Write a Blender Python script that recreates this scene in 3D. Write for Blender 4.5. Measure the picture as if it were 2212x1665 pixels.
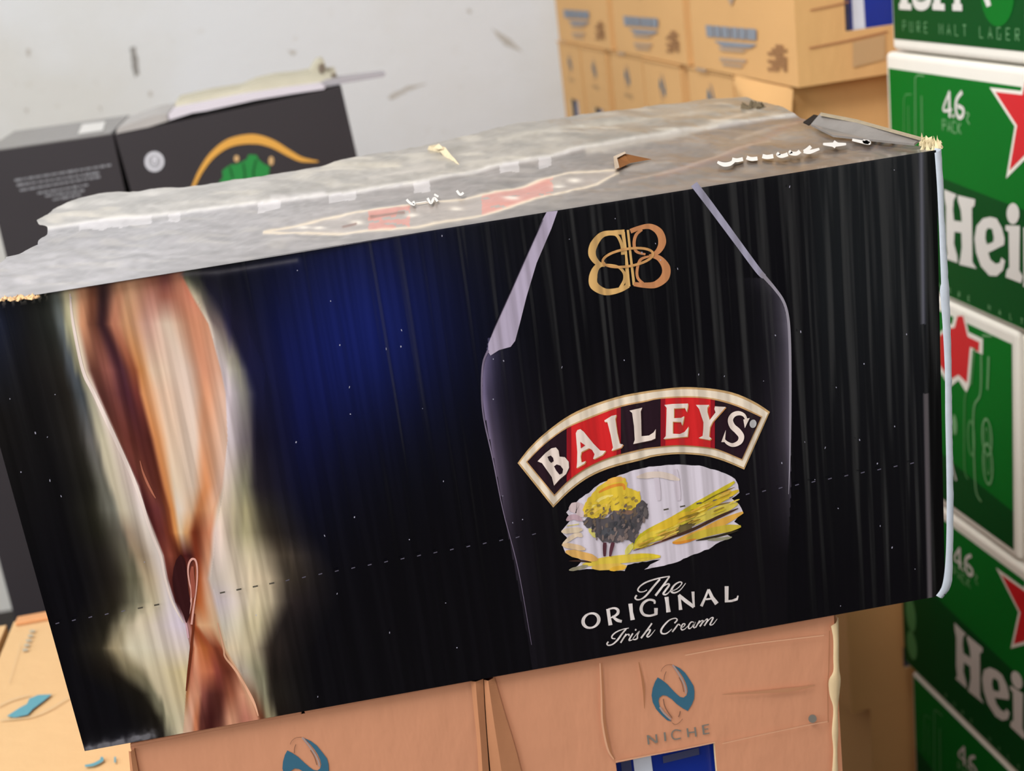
import bpy, math, random
import numpy as np
from mathutils import Vector, Matrix
from mathutils.geometry import tessellate_polygon
for o in list(bpy.data.objects): bpy.data.objects.remove(o)
S = bpy.context.scene
C = S.collection
R = math.radians
rnd = random.Random(7)
BZ = 0.803                      # height of the liqueur carton's underside above the floor

# ---------------------------------------------------------------- camera
YAW, PITCH, ROLL, FPX = 0.12066353, 0.31883337, -0.13006593, 2948.134
CAM = np.array([0.17895438, -0.68185023, 0.39641379 + BZ])
def _basis():
    cy, sy, cp, sp = math.cos(YAW), math.sin(YAW), math.cos(PITCH), math.sin(PITCH)
    f = np.array([sy*cp, cy*cp, -sp]); r = np.array([cy, -sy, 0.0]); u = np.cross(r, f)
    cr, sr = math.cos(ROLL), math.sin(ROLL)
    return cr*r + sr*u, -sr*r + cr*u, f
RX, UX, FX = _basis()
cam_data = bpy.data.cameras.new('camera'); cam = bpy.data.objects.new('camera', cam_data); C.objects.link(cam)
M = Matrix([[RX[0], UX[0], -FX[0], CAM[0]], [RX[1], UX[1], -FX[1], CAM[1]], [RX[2], UX[2], -FX[2], CAM[2]], [0, 0, 0, 1]])
cam.matrix_world = M
cam_data.sensor_fit = 'HORIZONTAL'; cam_data.sensor_width = 36.0
cam_data.lens = 36.0*FPX/2212.0
cam_data.clip_start = 0.02; cam_data.clip_end = 60
cam_data.dof.use_dof = True; cam_data.dof.focus_distance = 0.74; cam_data.dof.aperture_fstop = 9.5
S.camera = cam

# ---------------------------------------------------------------- world, lights, exposure
S.view_settings.view_transform = 'Standard'; S.view_settings.look = 'None'
S.view_settings.gamma = 1.0; S.view_settings.use_curve_mapping = False
S.view_settings.exposure = 0.0
w = bpy.data.worlds.new('world'); S.world = w; w.use_nodes = True
w.node_tree.nodes['Background'].inputs[0].default_value = (0.80, 0.86, 0.82, 1)
w.node_tree.nodes['Background'].inputs[1].default_value = 0.22
def area(name, loc, target, sx, sy, power, col):
    l = bpy.data.lights.new(name, 'AREA'); l.shape = 'RECTANGLE'; l.size = sx; l.size_y = sy
    l.energy = power; l.color = col
    o = bpy.data.objects.new(name, l); C.objects.link(o); o.location = loc
    d = Vector(target) - Vector(loc); o.rotation_euler = d.to_track_quat('-Z', 'Y').to_euler()
    return o
area('doorway_daylight', (-1.9, -0.75, 1.95), (0.75, 0.6, 0.85), 1.5, 1.5, 43, (0.90, 0.965, 1.0))
area('ceiling_strip_light', (-0.45, -0.55, 2.7), (0.45, 0.35, 0.6), 1.5, 0.6, 52, (1.0, 0.97, 0.93))
area('front_opening_daylight', (-0.5, -1.9, 1.75), (0.25, 0.0, 0.85), 1.2, 0.9, 13.5, (1.0, 0.91, 0.84))

# ---------------------------------------------------------------- pixel <-> plane helpers
def ray(x, y):
    return FX + RX*(x-1106.0)/FPX - UX*(y-832.5)/FPX
def hit(x, y, n, o):
    d = ray(x, y); n = np.array(n, float); o = np.array(o, float)
    return CAM + d*(((o-CAM) @ n)/(d @ n))
def project(P):
    d = np.asarray(P) - CAM
    z = d @ FX
    return 1106 + FPX*(d @ RX)/z, 832.5 - FPX*(d @ UX)/z

# ---------------------------------------------------------------- colours and materials
def lin(c, k=1.0):
    out = []
    for v in c:
        v = min(max(v/255.0, 0), 1)
        out.append((v/12.92 if v <= 0.04045 else ((v+0.055)/1.055)**2.4)*k)
    return tuple(out)
_m = {}
def mat(name, col, rough=0.6, spec=0.4, coat=0.0, bump=None, noise=0.0, nscale=40.0, metal=0.0):
    """plain procedural material; bump: None | 'rib' | 'kraft' ; noise varies the base colour"""
    key = name
    if key in _m: return _m[key]
    m = bpy.data.materials.new(name); m.use_nodes = True; nt = m.node_tree; N = nt.nodes; L = nt.links
    b = N['Principled BSDF']
    base = lin(col)
    b.inputs['Base Color'].default_value = (*base, 1); b.inputs['Roughness'].default_value = rough
    b.inputs['Specular IOR Level'].default_value = spec; b.inputs['Coat Weight'].default_value = coat
    b.inputs['Metallic'].default_value = metal
    tc = N.new('ShaderNodeTexCoord')
    if noise > 0:
        nz = N.new('ShaderNodeTexNoise'); nz.inputs['Scale'].default_value = nscale; nz.inputs['Detail'].default_value = 5
        L.new(tc.outputs['Object'], nz.inputs['Vector'])
        mx = N.new('ShaderNodeMix'); mx.data_type = 'RGBA'
        mx.inputs[6].default_value = (*[v*(1-noise) for v in base], 1); mx.inputs[7].default_value = (*[min(1, v*(1+noise)) for v in base], 1)
        L.new(nz.outputs['Fac'], mx.inputs[0]); L.new(mx.outputs[2], b.inputs['Base Color'])
    if bump: add_bump(nt, b, tc, bump)
    _m[key] = m
    return m
def add_bump(nt, b, tc, kind):
    N, L = nt.nodes, nt.links
    mp = N.new('ShaderNodeMapping'); L.new(tc.outputs['Object'], mp.inputs['Vector'])
    nz = N.new('ShaderNodeTexNoise'); nz.inputs['Detail'].default_value = 3
    bp = N.new('ShaderNodeBump')
    if kind == 'rib':
        mp.inputs['Scale'].default_value = (135, 1, 5.0); mp.inputs['Rotation'].default_value = (0, 0, 0)
        nz.inputs['Scale'].default_value = 1.0; nz.inputs['Detail'].default_value = 1.5; nz.inputs['Roughness'].default_value = 0.4
        bp.inputs['Distance'].default_value = 0.006; bp.inputs['Strength'].default_value = 0.5
    elif kind == 'kraft':
        mp.inputs['Scale'].default_value = (60, 60, 22); nz.inputs['Scale'].default_value = 1.2
        bp.inputs['Distance'].default_value = 0.003; bp.inputs['Strength'].default_value = 0.25
    else:
        mp.inputs['Scale'].default_value = (14, 14, 14); nz.inputs['Scale'].default_value = 1.5; nz.inputs['Detail'].default_value = 8
        bp.inputs['Distance'].default_value = 0.006; bp.inputs['Strength'].default_value = 0.25
    L.new(mp.outputs['Vector'], nz.inputs['Vector']); L.new(nz.outputs['Fac'], bp.inputs['Height'])
    L.new(bp.outputs['Normal'], b.inputs['Normal'])
def attr_mat(name, rough, spec, coat, bump, coat_rough=0.1):
    m = bpy.data.materials.new(name); m.use_nodes = True; nt = m.node_tree; b = nt.nodes['Principled BSDF']
    a = nt.nodes.new('ShaderNodeVertexColor'); a.layer_name = 'print'
    nt.links.new(a.outputs['Color'], b.inputs['Base Color'])
    b.inputs['Roughness'].default_value = rough; b.inputs['Specular IOR Level'].default_value = spec
    b.inputs['Coat Weight'].default_value = coat; b.inputs['Coat Roughness'].default_value = coat_rough
    tc = nt.nodes.new('ShaderNodeTexCoord')
    if bump: add_bump(nt, b, tc, bump)
    return m
def ink(col, gloss=False):
    """printing ink of one colour"""
    return mat('ink_%d_%d_%d%s' % (*col, '_gloss' if gloss else ''), col, 0.32 if gloss else 0.8, 0.4 if gloss else 0.15, 0.0, 'rib' if gloss else None)

# ---------------------------------------------------------------- mesh builder
class MB:
    def __init__(s, nrm=None): s.v = []; s.f = []; s.mi = []; s.mats = []; s.nrm = nrm; s.k = 0
    def lift(s, vs):
        """each layer of ink lies a hair above the last one"""
        if s.nrm is None: return vs
        s.k = (s.k+1) % 14; e = 1.1e-5*s.k
        return [(v[0]+s.nrm[0]*e, v[1]+s.nrm[1]*e, v[2]+s.nrm[2]*e) for v in vs]
    def m(s, material):
        if material not in s.mats: s.mats.append(material)
        return s.mats.index(material)
    def add(s, vs, fs, material):
        b = len(s.v); i = s.m(material)
        s.v += [tuple(float(c) for c in v) for v in vs]
        for f in fs: s.f.append([b+k for k in f]); s.mi.append(i)
    def build(s, name, parent=None, smooth=False, bevel=0):
        me = bpy.data.meshes.new(name); me.from_pydata(s.v, [], s.f); me.update()
        for m_ in s.mats: me.materials.append(m_)
        me.polygons.foreach_set('material_index', s.mi)
        if smooth: me.polygons.foreach_set('use_smooth', [True]*len(me.polygons))
        o = bpy.data.objects.new(name, me); C.objects.link(o)
        if parent: o.parent = parent
        if bevel:
            md = o.modifiers.new('bevel', 'BEVEL'); md.width = bevel; md.segments = 3; md.limit_method = 'ANGLE'
        return o
    def box(s, x0, x1, y0, y1, z0, z1, material):
        vs = [(x, y, z) for z in (z0, z1) for y in (y0, y1) for x in (x0, x1)]
        s.add(vs, [(0, 2, 3, 1), (4, 5, 7, 6), (0, 1, 5, 4), (2, 6, 7, 3), (1, 3, 7, 5), (0, 4, 6, 2)], material)
    def prism(s, pts, off, material):
        """pts: 3-D outline, off: extrusion vector"""
        n = len(pts); P = [Vector(p) for p in pts]; Q = [p + Vector(off) for p in P]
        tri = tessellate_polygon([P])
        s.add(P + Q, [tuple(t) for t in tri] + [tuple(n+k for k in reversed(t)) for t in tri] + [(i, (i+1) % n, n+(i+1) % n, n+i) for i in range(n)], material)
    def poly(s, loops, to3, material):
        """flat print: list of 2-D loops (outline, holes...), to3 maps a 2-D point to 3-D"""
        flat = [p for l in loops for p in l]
        tri = tessellate_polygon([[Vector((p[0], p[1], 0)) for p in l] for l in loops])
        s.add(s.lift([to3(*p) for p in flat]), [tuple(t) for t in tri], material)
    def stroke(s, pts, wd, to3, material, closed=False, smooth=True, taper=0.0):
        """pen stroke along 2-D points; wd a width or a list of widths"""
        if not isinstance(wd, (list, tuple)): wd = [wd]*len(pts)
        if smooth and len(pts) > 2: P, Wd = catmull(pts, wd, closed)
        else: P, Wd = list(pts), list(wd)
        n = len(P); L_, R_ = [], []
        for i in range(n):
            if closed: a, b = P[i-1], P[(i+1) % n]
            else: a, b = P[max(i-1, 0)], P[min(i+1, n-1)]
            dx, dy = b[0]-a[0], b[1]-a[1]; d = math.hypot(dx, dy) or 1
            k = Wd[i]/2
            if taper and not closed:
                t = i/(n-1); k *= min(1, taper + (1-taper)*4*min(t, 1-t))
            L_.append((P[i][0]-dy/d*k, P[i][1]+dx/d*k)); R_.append((P[i][0]+dy/d*k, P[i][1]-dx/d*k))
        vs = s.lift([to3(*p) for p in L_] + [to3(*p) for p in R_])
        m = n if closed else n-1
        s.add(vs, [(i, (i+1) % n, n+(i+1) % n, n+i) for i in range(m)], material)
    def disc(s, c, rx, ry, to3, material, n=24, rot=0):
        cr, sr = math.cos(rot), math.sin(rot)
        pts = [(c[0]+rx*math.cos(a)*cr-ry*math.sin(a)*sr, c[1]+rx*math.cos(a)*sr+ry*math.sin(a)*cr) for a in [2*math.pi*i/n for i in range(n)]]
        s.add(s.lift([to3(*p) for p in pts]), [tuple(range(n))], material)
    def ring(s, c, rx, ry, wd, to3, material, rot=0, n=32):
        cr, sr = math.cos(rot), math.sin(rot)
        pts = [(c[0]+rx*math.cos(a)*cr-ry*math.sin(a)*sr, c[1]+rx*math.cos(a)*sr+ry*math.sin(a)*cr) for a in [2*math.pi*i/n for i in range(n)]]
        s.stroke(pts, wd, to3, material, closed=True, smooth=False)
def catmull(P, W, closed=False, k=6):
    n = len(P); out, wo = [], []
    rng = range(n if closed else n-1)
    for i in rng:
        g = (lambda j: P[j % n]) if closed else (lambda j: P[min(max(j, 0), n-1)])
        p0, p1, p2, p3 = g(i-1), g(i), g(i+1), g(i+2)
        for j in range(k):
            t = j/k
            out.append(tuple(0.5*((2*p1[q]) + (-p0[q]+p2[q])*t + (2*p0[q]-5*p1[q]+4*p2[q]-p3[q])*t*t + (-p0[q]+3*p1[q]-3*p2[q]+p3[q])*t**3) for q in (0, 1)))
            wo.append(W[i]*(1-t)+W[(i+1) % n]*t)
    if not closed: out.append(tuple(P[-1])); wo.append(W[-1])
    return out, wo
def jag(pts, amp, seg, r):
    """subdivide an outline and roughen it"""
    out = []
    n = len(pts)
    for i in range(n):
        a, b = pts[i], pts[(i+1) % n]; d = math.hypot(b[0]-a[0], b[1]-a[1]); k = max(1, int(d/seg))
        for j in range(k):
            t = j/k; out.append((a[0]+(b[0]-a[0])*t + r.uniform(-amp, amp), a[1]+(b[1]-a[1])*t + r.uniform(-amp, amp)))
    return out
def crop(ox, oy, sc):
    return lambda p: (ox + p[0]/sc, oy + p[1]/sc)
def empty(name, loc, rz=0):
    o = bpy.data.objects.new(name, None); C.objects.link(o); o.location = loc; o.rotation_euler = (0, 0, rz); o.empty_display_size = 0.05
    return o
def tag(o, label=None, cat=None, group=None, kind=None):
    if label: o['label'] = label
    if cat: o['category'] = cat
    if group: o['group'] = group
    if kind: o['kind'] = kind
    return o
def copy_tree(o, parent=None):
    c = o.copy(); C.objects.link(c); c.parent = parent
    for ch in list(o.children): copy_tree(ch, c)
    return c

# ---------------------------------------------------------------- the room
def wall_material():
    m = bpy.data.materials.new('painted_plaster'); m.use_nodes = True; nt = m.node_tree; N = nt.nodes; L = nt.links
    b = N['Principled BSDF']; b.inputs['Roughness'].default_value = 0.85; b.inputs['Specular IOR Level'].default_value = 0.2
    tc = N.new('ShaderNodeTexCoord')
    n1 = N.new('ShaderNodeTexNoise'); n1.inputs['Scale'].default_value = 2.2; n1.inputs['Detail'].default_value = 6
    n2 = N.new('ShaderNodeTexNoise'); n2.inputs['Scale'].default_value = 30; n2.inputs['Detail'].default_value = 8
    r1 = N.new('ShaderNodeValToRGB'); r1.color_ramp.elements[0].position = 0.40; r1.color_ramp.elements[1].position = 0.62
    r1.color_ramp.elements[0].color = (*lin((222, 220, 216)), 1); r1.color_ramp.elements[1].color = (*lin((230, 231, 234)), 1)
    r2 = N.new('ShaderNodeValToRGB'); r2.color_ramp.elements[0].position = 0.22; r2.color_ramp.elements[1].position = 0.34
    r2.color_ramp.elements[0].color = (0.93, 0.91, 0.88, 1); r2.color_ramp.elements[1].color = (1, 1, 1, 1)
    mx = N.new('ShaderNodeMix'); mx.data_type = 'RGBA'; mx.blend_type = 'MULTIPLY'; mx.inputs[0].default_value = 1
    bp = N.new('ShaderNodeBump'); bp.inputs['Distance'].default_value = 0.004; bp.inputs['Strength'].default_value = 0.3
    for n in (n1, n2): L.new(tc.outputs['Object'], n.inputs['Vector'])
    L.new(n1.outputs['Fac'], r1.inputs[0]); L.new(n2.outputs['Fac'], r2.inputs[0])
    L.new(r1.outputs[0], mx.inputs[6]); L.new(r2.outputs[0], mx.inputs[7]); L.new(mx.outputs[2], b.inputs['Base Color'])
    L.new(n2.outputs['Fac'], bp.inputs['Height']); L.new(bp.outputs['Normal'], b.inputs['Normal'])
    return m
WALL = wall_material()
CONC = mat('concrete', (62, 58, 56), 0.85, 0.2, 0, 'rough', 0.15, 3)
YW = 2.02
def slab(name, x0, x1, y0, y1, z0, z1, material):
    b = MB(); b.box(x0, x1, y0, y1, z0, z1, material); return tag(b.build(name), kind='structure')
slab('floor', -2.6, 1.9, -6.0, YW+0.1, -0.1, 0.0, CONC)
slab('ceiling', -2.6, 1.9, -1.5, YW+0.1, 2.8, 2.9, WALL)
slab('wall_right', 1.8, 1.9, -4.0, YW, 0.0, 2.8, WALL)
slab('wall_left', -2.6, -2.5, -4.0, YW, 0.0, 2.8, WALL)
wb = MB((0, -1, 0)); wb.box(-2.6, 1.9, YW, YW+0.1, 0, 2.8, WALL)
SM = mat('wall_smudge', (150, 146, 142), 0.9, 0.1, 0, None, 0.12, 60)
SM2 = mat('wall_faint_smudge', (196, 190, 183), 0.9, 0.1)
tw = lambda x, y: hit(x, y, (0, 1, 0), (0, YW-0.0006, 0))
r_ = random.Random(3)
for pts, mm in [([(281, 103), (292, 100), (297, 130), (300, 160), (291, 168), (285, 140)], SM),
                ([(57, 104), (66, 106), (63, 122), (56, 118)], SM2), ([(322, 196), (328, 200), (326, 210), (320, 206)], SM2),
                ([(48, 232), (62, 236), (58, 246)], SM2), ([(212, 230), (219, 232), (216, 240)], SM2),
                ([(838, 210), (880, 186), (925, 180), (880, 196), (845, 216)], SM2), ([(1060, 60), (1100, 84), (1128, 112), (1090, 98)], SM2),
                ([(620, 108), (640, 112), (634, 122)], SM2), ([(1010, 18), (1020, 22), (1018, 30), (1008, 26)], SM2)]:
    wb.poly([jag(pts, 1.6, 6, r_)], tw, mm)
tag(wb.build('wall_back'), kind='structure')

# ================================================================ THE LIQUEUR CARTON
W, H, D = 0.5, 0.2587, 0.2586
K = 1.0
def F(px, py, off=0.0):                          # picture point -> point on the carton's front face
    p = hit(px, py, (0, 1, 0), (0, -off, 0)); return (p[0], p[1], p[2])
def T(px, py, off=0.0):                          # picture point -> point on the carton's top
    p = hit(px, py, (0, 0, 1), (0, 0, BZ+H+off)); return (p[0], p[1], p[2])
liq = empty('liqueur_carton', (0.25, 0.13, BZ))
tag(liq, 'large black liqueur carton with cream swirl and red arched name, lying on tan cases', 'carton')
LIQ0 = Vector((0.25, 0.13, BZ))
def local(b, org):
    b.v = [(v[0]-org[0], v[1]-org[1], v[2]-org[2]) for v in b.v]; return b

# --- swirl print: rows of colour stops, y: [(x, rgb)...15+1 stops]
SW = {
 600: [(95,25,22,20),(115,90,95,90),(138,200,190,155),(148,205,180,145),(175,205,150,115),(198,110,65,50),(222,70,40,40),(262,195,145,110),(285,205,150,115),(330,150,90,70),(355,120,65,60),(385,185,120,95),(392,190,115,90),(400,90,90,70),(420,50,50,45),(440,20,18,30)],
 640: [(95,35,36,32),(120,100,105,100),(145,205,195,160),(153,215,195,160),(178,205,145,110),(200,120,70,50),(222,50,28,30),(255,190,130,100),(275,205,155,120),(330,170,115,100),(355,150,90,75),(395,195,125,100),(412,195,120,95),(420,190,175,150),(440,80,75,70),(470,20,18,35)],
 700: [(110,40,42,38),(130,95,100,100),(152,190,185,150),(161,228,210,185),(178,200,140,105),(200,110,65,50),(220,50,25,30),(245,180,115,90),(275,205,150,110),(320,200,155,140),(360,215,190,170),(420,195,130,100),(438,200,140,110),(452,205,190,175),(470,110,95,95),(500,25,22,45)],
 800: [(130,35,32,28),(158,70,74,80),(172,140,135,110),(183,225,205,185),(200,90,50,40),(230,145,85,75),(262,75,38,48),(290,140,75,50),(305,210,140,85),(330,215,185,160),(400,220,195,180),(440,205,140,110),(464,210,160,135),(480,215,200,205),(512,150,145,130),(545,20,20,50)],
 850: [(145,32,28,24),(175,65,70,75),(192,150,145,125),(207,230,210,200),(216,85,45,40),(240,110,60,55),(275,75,35,45),(296,110,50,45),(310,215,145,95),(350,220,185,160),(410,220,195,180),(445,215,150,115),(474,220,180,160),(490,215,200,210),(525,130,125,120),(560,18,18,45)],
 950: [(165,35,32,28),(200,95,92,90),(222,190,180,155),(252,220,200,190),(259,105,55,45),(280,95,45,38),(305,85,38,35),(322,75,32,28),(338,220,145,90),(368,220,190,165),(420,222,198,182),(440,215,155,120),(480,215,180,160),(492,215,200,205),(530,110,100,105),(560,18,15,30)],
 1050: [(195,30,28,22),(228,100,98,88),(245,190,178,155),(297,220,200,195),(303,90,40,38),(320,120,65,52),(335,85,38,30),(346,90,40,28),(360,215,140,85),(378,218,195,170),(415,220,195,175),(445,205,135,90),(466,215,175,155),(485,220,200,185),(525,140,135,110),(560,30,25,32)],
 1100: [(200,35,33,25),(240,110,108,98),(262,190,178,155),(311,220,205,200),(317,75,30,30),(340,105,50,50),(352,95,45,38),(362,120,60,35),(372,215,140,80),(385,222,205,190),(412,215,180,150),(430,195,125,80),(460,215,160,125),(475,220,200,180),(530,160,150,115),(570,45,40,35)],
 1150: [(210,30,28,20),(258,90,85,75),(275,150,130,110),(330,218,205,195),(337,80,30,28),(350,100,45,40),(362,105,45,30),(370,130,65,35),(380,215,145,85),(390,220,190,155),(402,205,150,100),(420,110,45,25),(452,210,135,100),(465,220,195,185),(525,170,160,125),(590,45,38,32)],
 1200: [(225,30,26,22),(275,95,90,75),(300,150,130,105),(350,218,205,200),(356,110,50,40),(366,130,65,50),(378,110,50,35),(386,80,30,20),(392,70,25,15),(400,75,25,25),(410,60,20,20),(425,120,50,30),(450,215,150,115),(462,220,200,190),(540,200,185,155),(620,70,60,50)],
 1250: [(240,30,25,20),(295,100,95,75),(322,190,170,140),(360,215,200,195),(364,90,40,35),(372,85,35,30),(380,50,15,15),(390,45,12,12),(398,50,15,15),(408,120,60,45),(418,150,80,60),(430,170,85,45),(444,215,155,125),(455,215,200,190),(560,215,195,165),(640,45,38,32)],
 1300: [(245,35,30,22),(300,120,115,95),(330,205,190,160),(375,212,200,205),(380,60,20,20),(386,45,12,15),(392,42,12,15),(402,60,18,18),(409,120,60,45),(414,160,90,75),(420,150,70,35),(430,180,95,50),(456,220,180,150),(470,215,200,205),(560,215,198,165),(640,35,28,28)],
 1350: [(225,30,26,18),(265,150,140,115),(300,210,195,170),(399,215,200,215),(402,200,175,185),(406,170,120,120),(410,160,100,90),(414,130,60,40),(417,130,60,30),(420,160,75,40),(430,215,165,125),(445,210,160,120),(470,220,185,150),(480,215,205,190),(550,200,185,150),(615,30,24,24)],
 1400: [(215,40,35,25),(245,160,145,115),(290,210,200,175),(409,215,198,190),(413,130,65,45),(418,175,95,65),(422,215,150,115),(430,190,110,70),(440,175,95,50),(455,150,75,45),(465,120,55,35),(478,150,75,50),(482,215,165,125),(490,220,200,170),(540,195,180,150),(590,40,32,28)],
 1450: [(230,20,15,10),(290,120,110,85),(330,205,190,160),(404,210,190,145),(408,100,45,25),(413,180,105,80),(420,210,140,110),(440,195,115,80),(455,190,105,75),(470,130,60,50),(490,110,50,35),(505,130,70,50),(512,220,165,130),(520,180,165,150),(560,140,135,110),(590,30,24,20)],
 1500: [(300,20,16,10),(335,110,105,85),(350,195,180,150),(400,210,190,150),(403,160,100,60),(412,210,145,115),(428,205,140,110),(440,130,70,60),(455,85,40,35),(475,80,35,28),(500,165,95,70),(525,215,150,120),(538,215,165,130),(547,120,90,70),(570,150,145,120),(592,35,30,24)],
 1550: [(335,20,16,10),(355,110,105,85),(370,185,175,145),(397,205,190,160),(399,215,175,145),(412,215,165,140),(424,190,115,80),(436,90,45,40),(455,60,20,18),(470,75,35,30),(500,205,145,115),(530,190,120,100),(554,205,140,112),(564,100,55,35),(585,150,140,110),(605,25,18,14)],
 1600: [(350,20,15,12),(368,100,95,80),(380,180,170,145),(393,205,190,160),(395,220,185,160),(410,220,180,155),(422,195,120,85),(435,100,50,40),(455,60,20,18),(472,110,60,50),(500,210,150,120),(535,185,120,100),(568,190,130,105),(582,120,70,50),(595,120,80,60),(615,25,18,14)]}
for _y in (700, 800, 850, 950, 1050): SW[_y][12] = (SW[_y][12][0]+11, *SW[_y][12][1:])
_ys = sorted(SW); _tab = np.array([[list(s) for s in SW[y]] for y in _ys], float)     # rows, stops, 4
def seg_dist(px, py, pts):
    d = np.full(px.shape, 1e9)
    for a, b in zip(pts[:-1], pts[1:]):
        ax, ay = a; bx, by = b; vx, vy = bx-ax, by-ay
        t = np.clip(((px-ax)*vx+(py-ay)*vy)/(vx*vx+vy*vy), 0, 1)
        d = np.minimum(d, np.hypot(px-(ax+t*vx), py-(ay+t*vy)))
    return d
def vnoise(x, y, seed):
    """smooth value noise"""
    rg = np.random.RandomState(seed); g = rg.rand(256, 256)
    xi = np.floor(x).astype(int); yi = np.floor(y).astype(int); fx = x-xi; fy = y-yi
    fx = fx*fx*(3-2*fx); fy = fy*fy*(3-2*fy)
    a = g[xi % 256, yi % 256]; b = g[(xi+1) % 256, yi % 256]; c = g[xi % 256, (yi+1) % 256]; d = g[(xi+1) % 256, (yi+1) % 256]
    return (a*(1-fx)+b*fx)*(1-fy)+(c*(1-fx)+d*fx)*fy
def front_art(px, py):
    n = px.size
    base = np.zeros((n, 3)) + np.array([5., 4., 9.])
    g = np.exp(-((px-800)/210)**2-((py-700)/240)**2); base += g[:, None]*np.array([9, 20, 74.])
    g = np.exp(-((px-600)/150)**2-((py-900)/260)**2); base += g[:, None]*np.array([4, 7, 36.])
    lf = np.clip((230-px+(py-1000)*0.28)/220, 0, 1)*np.clip((1250-py)/500, 0, 1); base += lf[:, None]*np.array([20, 18, 10.])
    lf = np.clip((70-px)/80, 0, 1)*np.clip((900-py)/200, 0, 1); base += lf[:, None]*np.array([0, 8, 30.])
    g = np.clip((px-1720)/60, 0, 1)*np.clip((1230-py)/600, 0, 1); base += g[:, None]*np.array([14, 17, 15.])  # greenish rib reflection painted in towards the right
    # swirl
    stripe = (vnoise(px/9.0, py/160.0, 5)-0.5)
    yy = np.clip(py, _ys[0], _ys[-1]-0.01); ri = np.clip(np.searchsorted(_ys, yy, side='right')-1, 0, len(_ys)-2)
    y0 = np.array(_ys)[ri]; y1 = np.array(_ys)[ri+1]; t = ((yy-y0)/(y1-y0))[:, None, None]
    row = _tab[ri]*(1-t)+_tab[ri+1]*t                                        # n, stops, 4
    xs = row[:, :, 0]
    jit = stripe*15*np.exp(-np.minimum(np.abs(px-xs[:, 1]), np.abs(px-xs[:, 14]))/24)*((px < xs[:, 2]) | (px > xs[:, 13]))*(px < 900)
    pxx = px + jit
    col = base.copy()
    for k in range(15):
        a = xs[:, k]; b = xs[:, k+1]; m = (pxx >= a) & (pxx < b)
        u = np.clip((pxx-a)/np.maximum(b-a, 0.5), 0, 1); u = u*u*(3-2*u)
        c = row[:, k, 1:]*(1-u[:, None])+row[:, k+1, 1:]*u[:, None]
        col[m] = c[m]
    m = pxx >= xs[:, 15]; u = np.clip((pxx-xs[:, 15])/90, 0, 1)[:, None]; col[m] = (row[:, 15, 1:]*(1-u)+base*u)[m]
    m = pxx < xs[:, 0]; u = np.clip((xs[:, 0]-pxx)/70, 0, 1)[:, None]; col[m] = (row[:, 0, 1:]*(1-u)+base*u)[m]
    # brush streaks inside the ribbon
    inside = ((pxx > xs[:, 4]) & (pxx < xs[:, 12]))
    st = (vnoise((px-(py-1100)*0.22)/11.0, py/180.0, 9)-0.5)*0.08
    col[inside] *= (1+st[inside])[:, None]
    # second halo on the right, ragged
    halo = (pxx > xs[:, 13]) & (pxx < xs[:, 15]+30)
    col[halo] *= (1+stripe[halo]*0.25)[:, None]
    # bottle body glow (printed)
    left = [(1054, 745), (1042, 796), (1041, 850), (1048, 900), (1060, 960), (1080, 1060), (1105, 1190), (1130, 1320), (1150, 1440)]
    right = [(1640, 593), (1687, 640), (1702, 690), (1707, 745), (1708, 900), (1708, 1060), (1700, 1250)]
    xl = np.interp(py, [p[1] for p in left], [p[0] for p in left]); xr = np.interp(py, [p[1] for p in right], [p[0] for p in right])
    dl = px-xl; a = np.where((dl > 0) & (py > 730), np.exp(-dl/22.0), 0)*np.interp(py, [730, 800, 1000, 1150, 1400], [0.5, 1, 0.8, 0.3, 0.08])
    col += a[:, None]*np.array([125, 112, 132.])
    dl = px-xl; a = np.where((dl > 0) & (px < xr) & (py > 740), 1.0, 0)*np.interp(py, [740, 900, 1300], [0, 1, 0.7]); col += a[:, None]*np.array([7, 5, 6.])
    dr = xr-px; a = np.where((dr > 0) & (py > 600), np.exp(-dr/26.0), 0)*np.interp(py, [600, 700, 950, 1100, 1200], [0.35, 1, 0.85, 0.35, 0])
    col += a[:, None]*np.array([100, 95, 104.])
    # right hand fold: black band and grey lines
    a = np.exp(-((px-(1990+(py-340)*0.012))/5.0)**2)*(py < 700); col += a[:, None]*np.array([70, 68, 76.])
    a = np.clip((px-1998-(py-340)*0.012)/4, 0, 1); col *= (1-0.75*a)[:, None]
    a = np.exp(-((px-(2001+(py-900)*0.02))/6.0)**4)*(py > 850); col = col*(1-a[:, None])+a[:, None]*np.array([86, 80, 84.])
    # worn greyish bottom left corner
    a = np.exp(-np.maximum(seg_dist(px, py, [(190, 1618), (330, 1588)])-3, 0)/7)*(0.5+vnoise(px/8, py/8, 3)); col = col*(1-np.clip(a, 0, .9)[:, None])+np.clip(a, 0, .9)[:, None]*np.array([118, 116, 122.])
    # scuffed pale fringe at the upper left
    a = np.clip((668-(py+(px)*0.16))/22, 0, 1)*np.clip((115-px)/20, 0, 1)*(vnoise(px/3.5, py/14, 12) > 0.55); col = col*(1-a[:, None])+a[:, None]*np.array([190, 180, 165.])
    # scuffs on the upper edge
    edge = py-(660-0.1603*(px+85)); a = np.exp(-np.maximum(edge-1, 0)/3.0)*(0.25+0.5*vnoise(px/14, py/3, 21)); col = col*(1-a[:, None]*0.7)+a[:, None]*0.7*np.array([70, 66, 72.])
    a = np.exp(-np.maximum(seg_dist(px, py, [(395, 592), (470, 588), (640, 562)])-2, 0)/4); col = col*(1-0.7*a[:, None])+0.7*a[:, None]*np.array([95, 92, 98.])
    return np.clip(col, 2, 250)
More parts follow.
